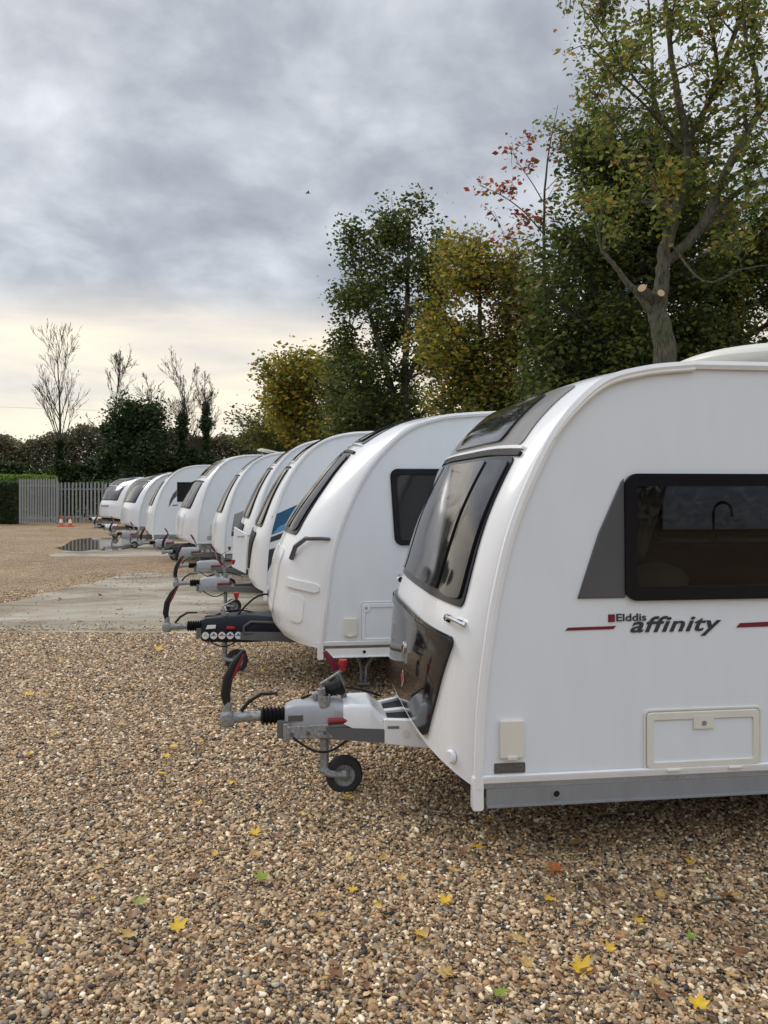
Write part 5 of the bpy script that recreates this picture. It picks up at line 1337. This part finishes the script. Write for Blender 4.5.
# ------------------------------------------------------------------ bird and cable
bp = at(308,193,60); root = empty('bird', bp, 0.3, 'small dark bird flying high against the clouds', 'bird')
mb = MB(); mb.tube([(-0.20,0,0),(-0.12,0,0.0),(0,0,0.0),(0.12,0,0.01),(0.18,0,0.0)], [0.01,0.04,0.05,0.035,0.008], 8); part('body', mb, M_blk, root)
for sg in (-1, 1):
    mb = MB(); mb.add([(-0.06,sg*0.02,0.01),(0.08,sg*0.02,0.01),(0.03,sg*0.22,0.10),(-0.07,sg*0.20,0.10),(-0.10,sg*0.42,0.02)], [(0,1,2,3),(3,2,4)]); part('wing', mb, M_blk, root, smooth=False)
a, b_ = at(-120,401,66), at(360,414,66); mb = MB()
mb.tube([(a.x+(b_.x-a.x)*t, 66, a.z+(b_.z-a.z)*t-1.0*4*t*(1-t)*0.3) for t in [i/30 for i in range(31)]], 0.008, 5)
o = part('overhead_cable', mb, M_rubber, None); o['label'] = 'thin overhead cable crossing the sky above the far wood'; o['category'] = 'cable'

# ------------------------------------------------------------------ sky, sun, camera
SUN_EL, SUN_AZ = R(38), R(-50)      # azimuth measured from +Y towards +X: the sun is behind cloud, ahead and to the left
w = bpy.data.worlds.new('World'); sc.world = w; w.use_nodes = True; nt = NT(w)
bg = nt.n['Background']; tc = nt.n.new('ShaderNodeTexCoord')
sky = nt.n.new('ShaderNodeTexSky'); sky.sky_type = 'NISHITA'; sky.sun_disc = False; sky.sun_elevation = SUN_EL; sky.sun_rotation = SUN_AZ
sep = nt.n.new('ShaderNodeSeparateXYZ'); nt.link(tc.outputs['Generated'], sep.inputs[0])
z = sep.outputs['Z']; zc = math_(nt, 'ADD', math_(nt, 'MAXIMUM', z, 0.0), 0.34)
cx_ = math_(nt, 'DIVIDE', sep.outputs['X'], zc); cy_ = math_(nt, 'DIVIDE', sep.outputs['Y'], zc)
cv = nt.n.new('ShaderNodeCombineXYZ'); nt.link(cx_, cv.inputs[0]); nt.link(cy_, cv.inputs[1])
n1 = noise(nt, cv.outputs[0], 3.3, 9, 0.56, 0.15); n2 = noise(nt, cv.outputs[0], 0.9, 5, 0.5, 0.1)
f = math_(nt, 'ADD', math_(nt, 'MULTIPLY', n1.outputs['Fac'], 0.72), math_(nt, 'MULTIPLY', n2.outputs['Fac'], 0.36))
cl_ = ramp(nt, f, [(0.40,(0.190,0.202,0.225)),(0.50,(0.265,0.278,0.300)),(0.58,(0.36,0.373,0.395)),(0.68,(0.50,0.51,0.525))])
# brighter towards the zenith, as a real overcast sky is
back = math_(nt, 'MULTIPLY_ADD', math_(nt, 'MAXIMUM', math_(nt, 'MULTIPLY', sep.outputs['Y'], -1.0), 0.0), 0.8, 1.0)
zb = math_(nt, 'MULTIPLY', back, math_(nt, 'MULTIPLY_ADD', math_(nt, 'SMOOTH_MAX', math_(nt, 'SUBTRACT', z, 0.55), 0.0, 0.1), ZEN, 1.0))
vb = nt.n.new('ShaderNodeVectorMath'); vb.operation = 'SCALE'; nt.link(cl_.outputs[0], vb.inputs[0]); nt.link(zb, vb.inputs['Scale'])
# clear warm band low over the horizon, strongest ahead
mp = nt.n.new('ShaderNodeMapping'); mp.inputs['Scale'].default_value = (2.2,2.2,14); nt.link(tc.outputs['Generated'], mp.inputs[0]); n3 = noise(nt, mp.outputs[0], 1.0, 6, 0.55, 0.3)
wc = ramp(nt, n3.outputs['Fac'], [(0.30,(0.36,0.35,0.34)),(0.48,(0.54,0.485,0.405)),(0.64,(0.70,0.60,0.45))])
n4 = noise(nt, cv.outputs[0], 0.7, 4, 0.5); edge = math_(nt, 'ADD', z, math_(nt, 'MULTIPLY_ADD', n4.outputs['Fac'], 0.10, -0.05))
wf = ramp(nt, edge, [(0.0,(0.85,0.85,0.85)),(0.18,(1,1,1)),(0.262,(0,0,0))]); wf.color_ramp.interpolation = 'EASE'
ahead = ramp(nt, math_(nt, 'ADD', sep.outputs['Y'], math_(nt, 'MULTIPLY', sep.outputs['X'], -0.6)), [(0.0,(0.35,0.35,0.35)),(0.9,(1,1,1))])
wfa = math_(nt, 'MULTIPLY', wf.outputs[0], ahead.outputs[0])
c = mixc(nt, wfa, vb.outputs[0], wc.outputs[0])
sk = nt.n.new('ShaderNodeVectorMath'); sk.operation = 'SCALE'; nt.link(sky.outputs[0], sk.inputs[0]); sk.inputs['Scale'].default_value = 0.10
tot = nt.n.new('ShaderNodeVectorMath'); tot.operation = 'ADD'; nt.link(c, tot.inputs[0]); 
sk2 = nt.n.new('ShaderNodeVectorMath'); sk2.operation = 'SCALE'; nt.link(sk.outputs[0], sk2.inputs[0]); sk2.inputs['Scale'].default_value = 0.12; nt.link(sk2.outputs[0], tot.inputs[1])
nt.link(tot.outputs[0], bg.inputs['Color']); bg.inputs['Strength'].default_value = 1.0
su = bpy.data.lights.new('sun', 'SUN'); su.energy = 0.9; su.angle = R(25); su.color = (1.0,0.93,0.84)
so = bpy.data.objects.new('sun', su); COL.objects.link(so)
d = Vector((math.sin(SUN_AZ)*math.cos(SUN_EL), math.cos(SUN_AZ)*math.cos(SUN_EL), math.sin(SUN_EL)))
so.rotation_euler = d.to_track_quat('Z', 'Y').to_euler()
cam = bpy.data.cameras.new('camera'); cam.lens = F/1024*36; cam.sensor_width = 36; cam.shift_y = (HZ-512)/1024; cam.clip_end = 2000; cam.clip_start = 0.05
co = bpy.data.objects.new('camera', cam); COL.objects.link(co); co.location = (0,0,EYE); co.rotation_euler = (R(90),0,0); sc.camera = co
sc.render.engine = 'CYCLES'; sc.view_settings.view_transform = 'Standard'; sc.view_settings.look = 'None'; sc.view_settings.gamma = 1; sc.view_settings.exposure = EXPO
sc.cycles.max_bounces = 8; sc.cycles.transparent_max_bounces = 12
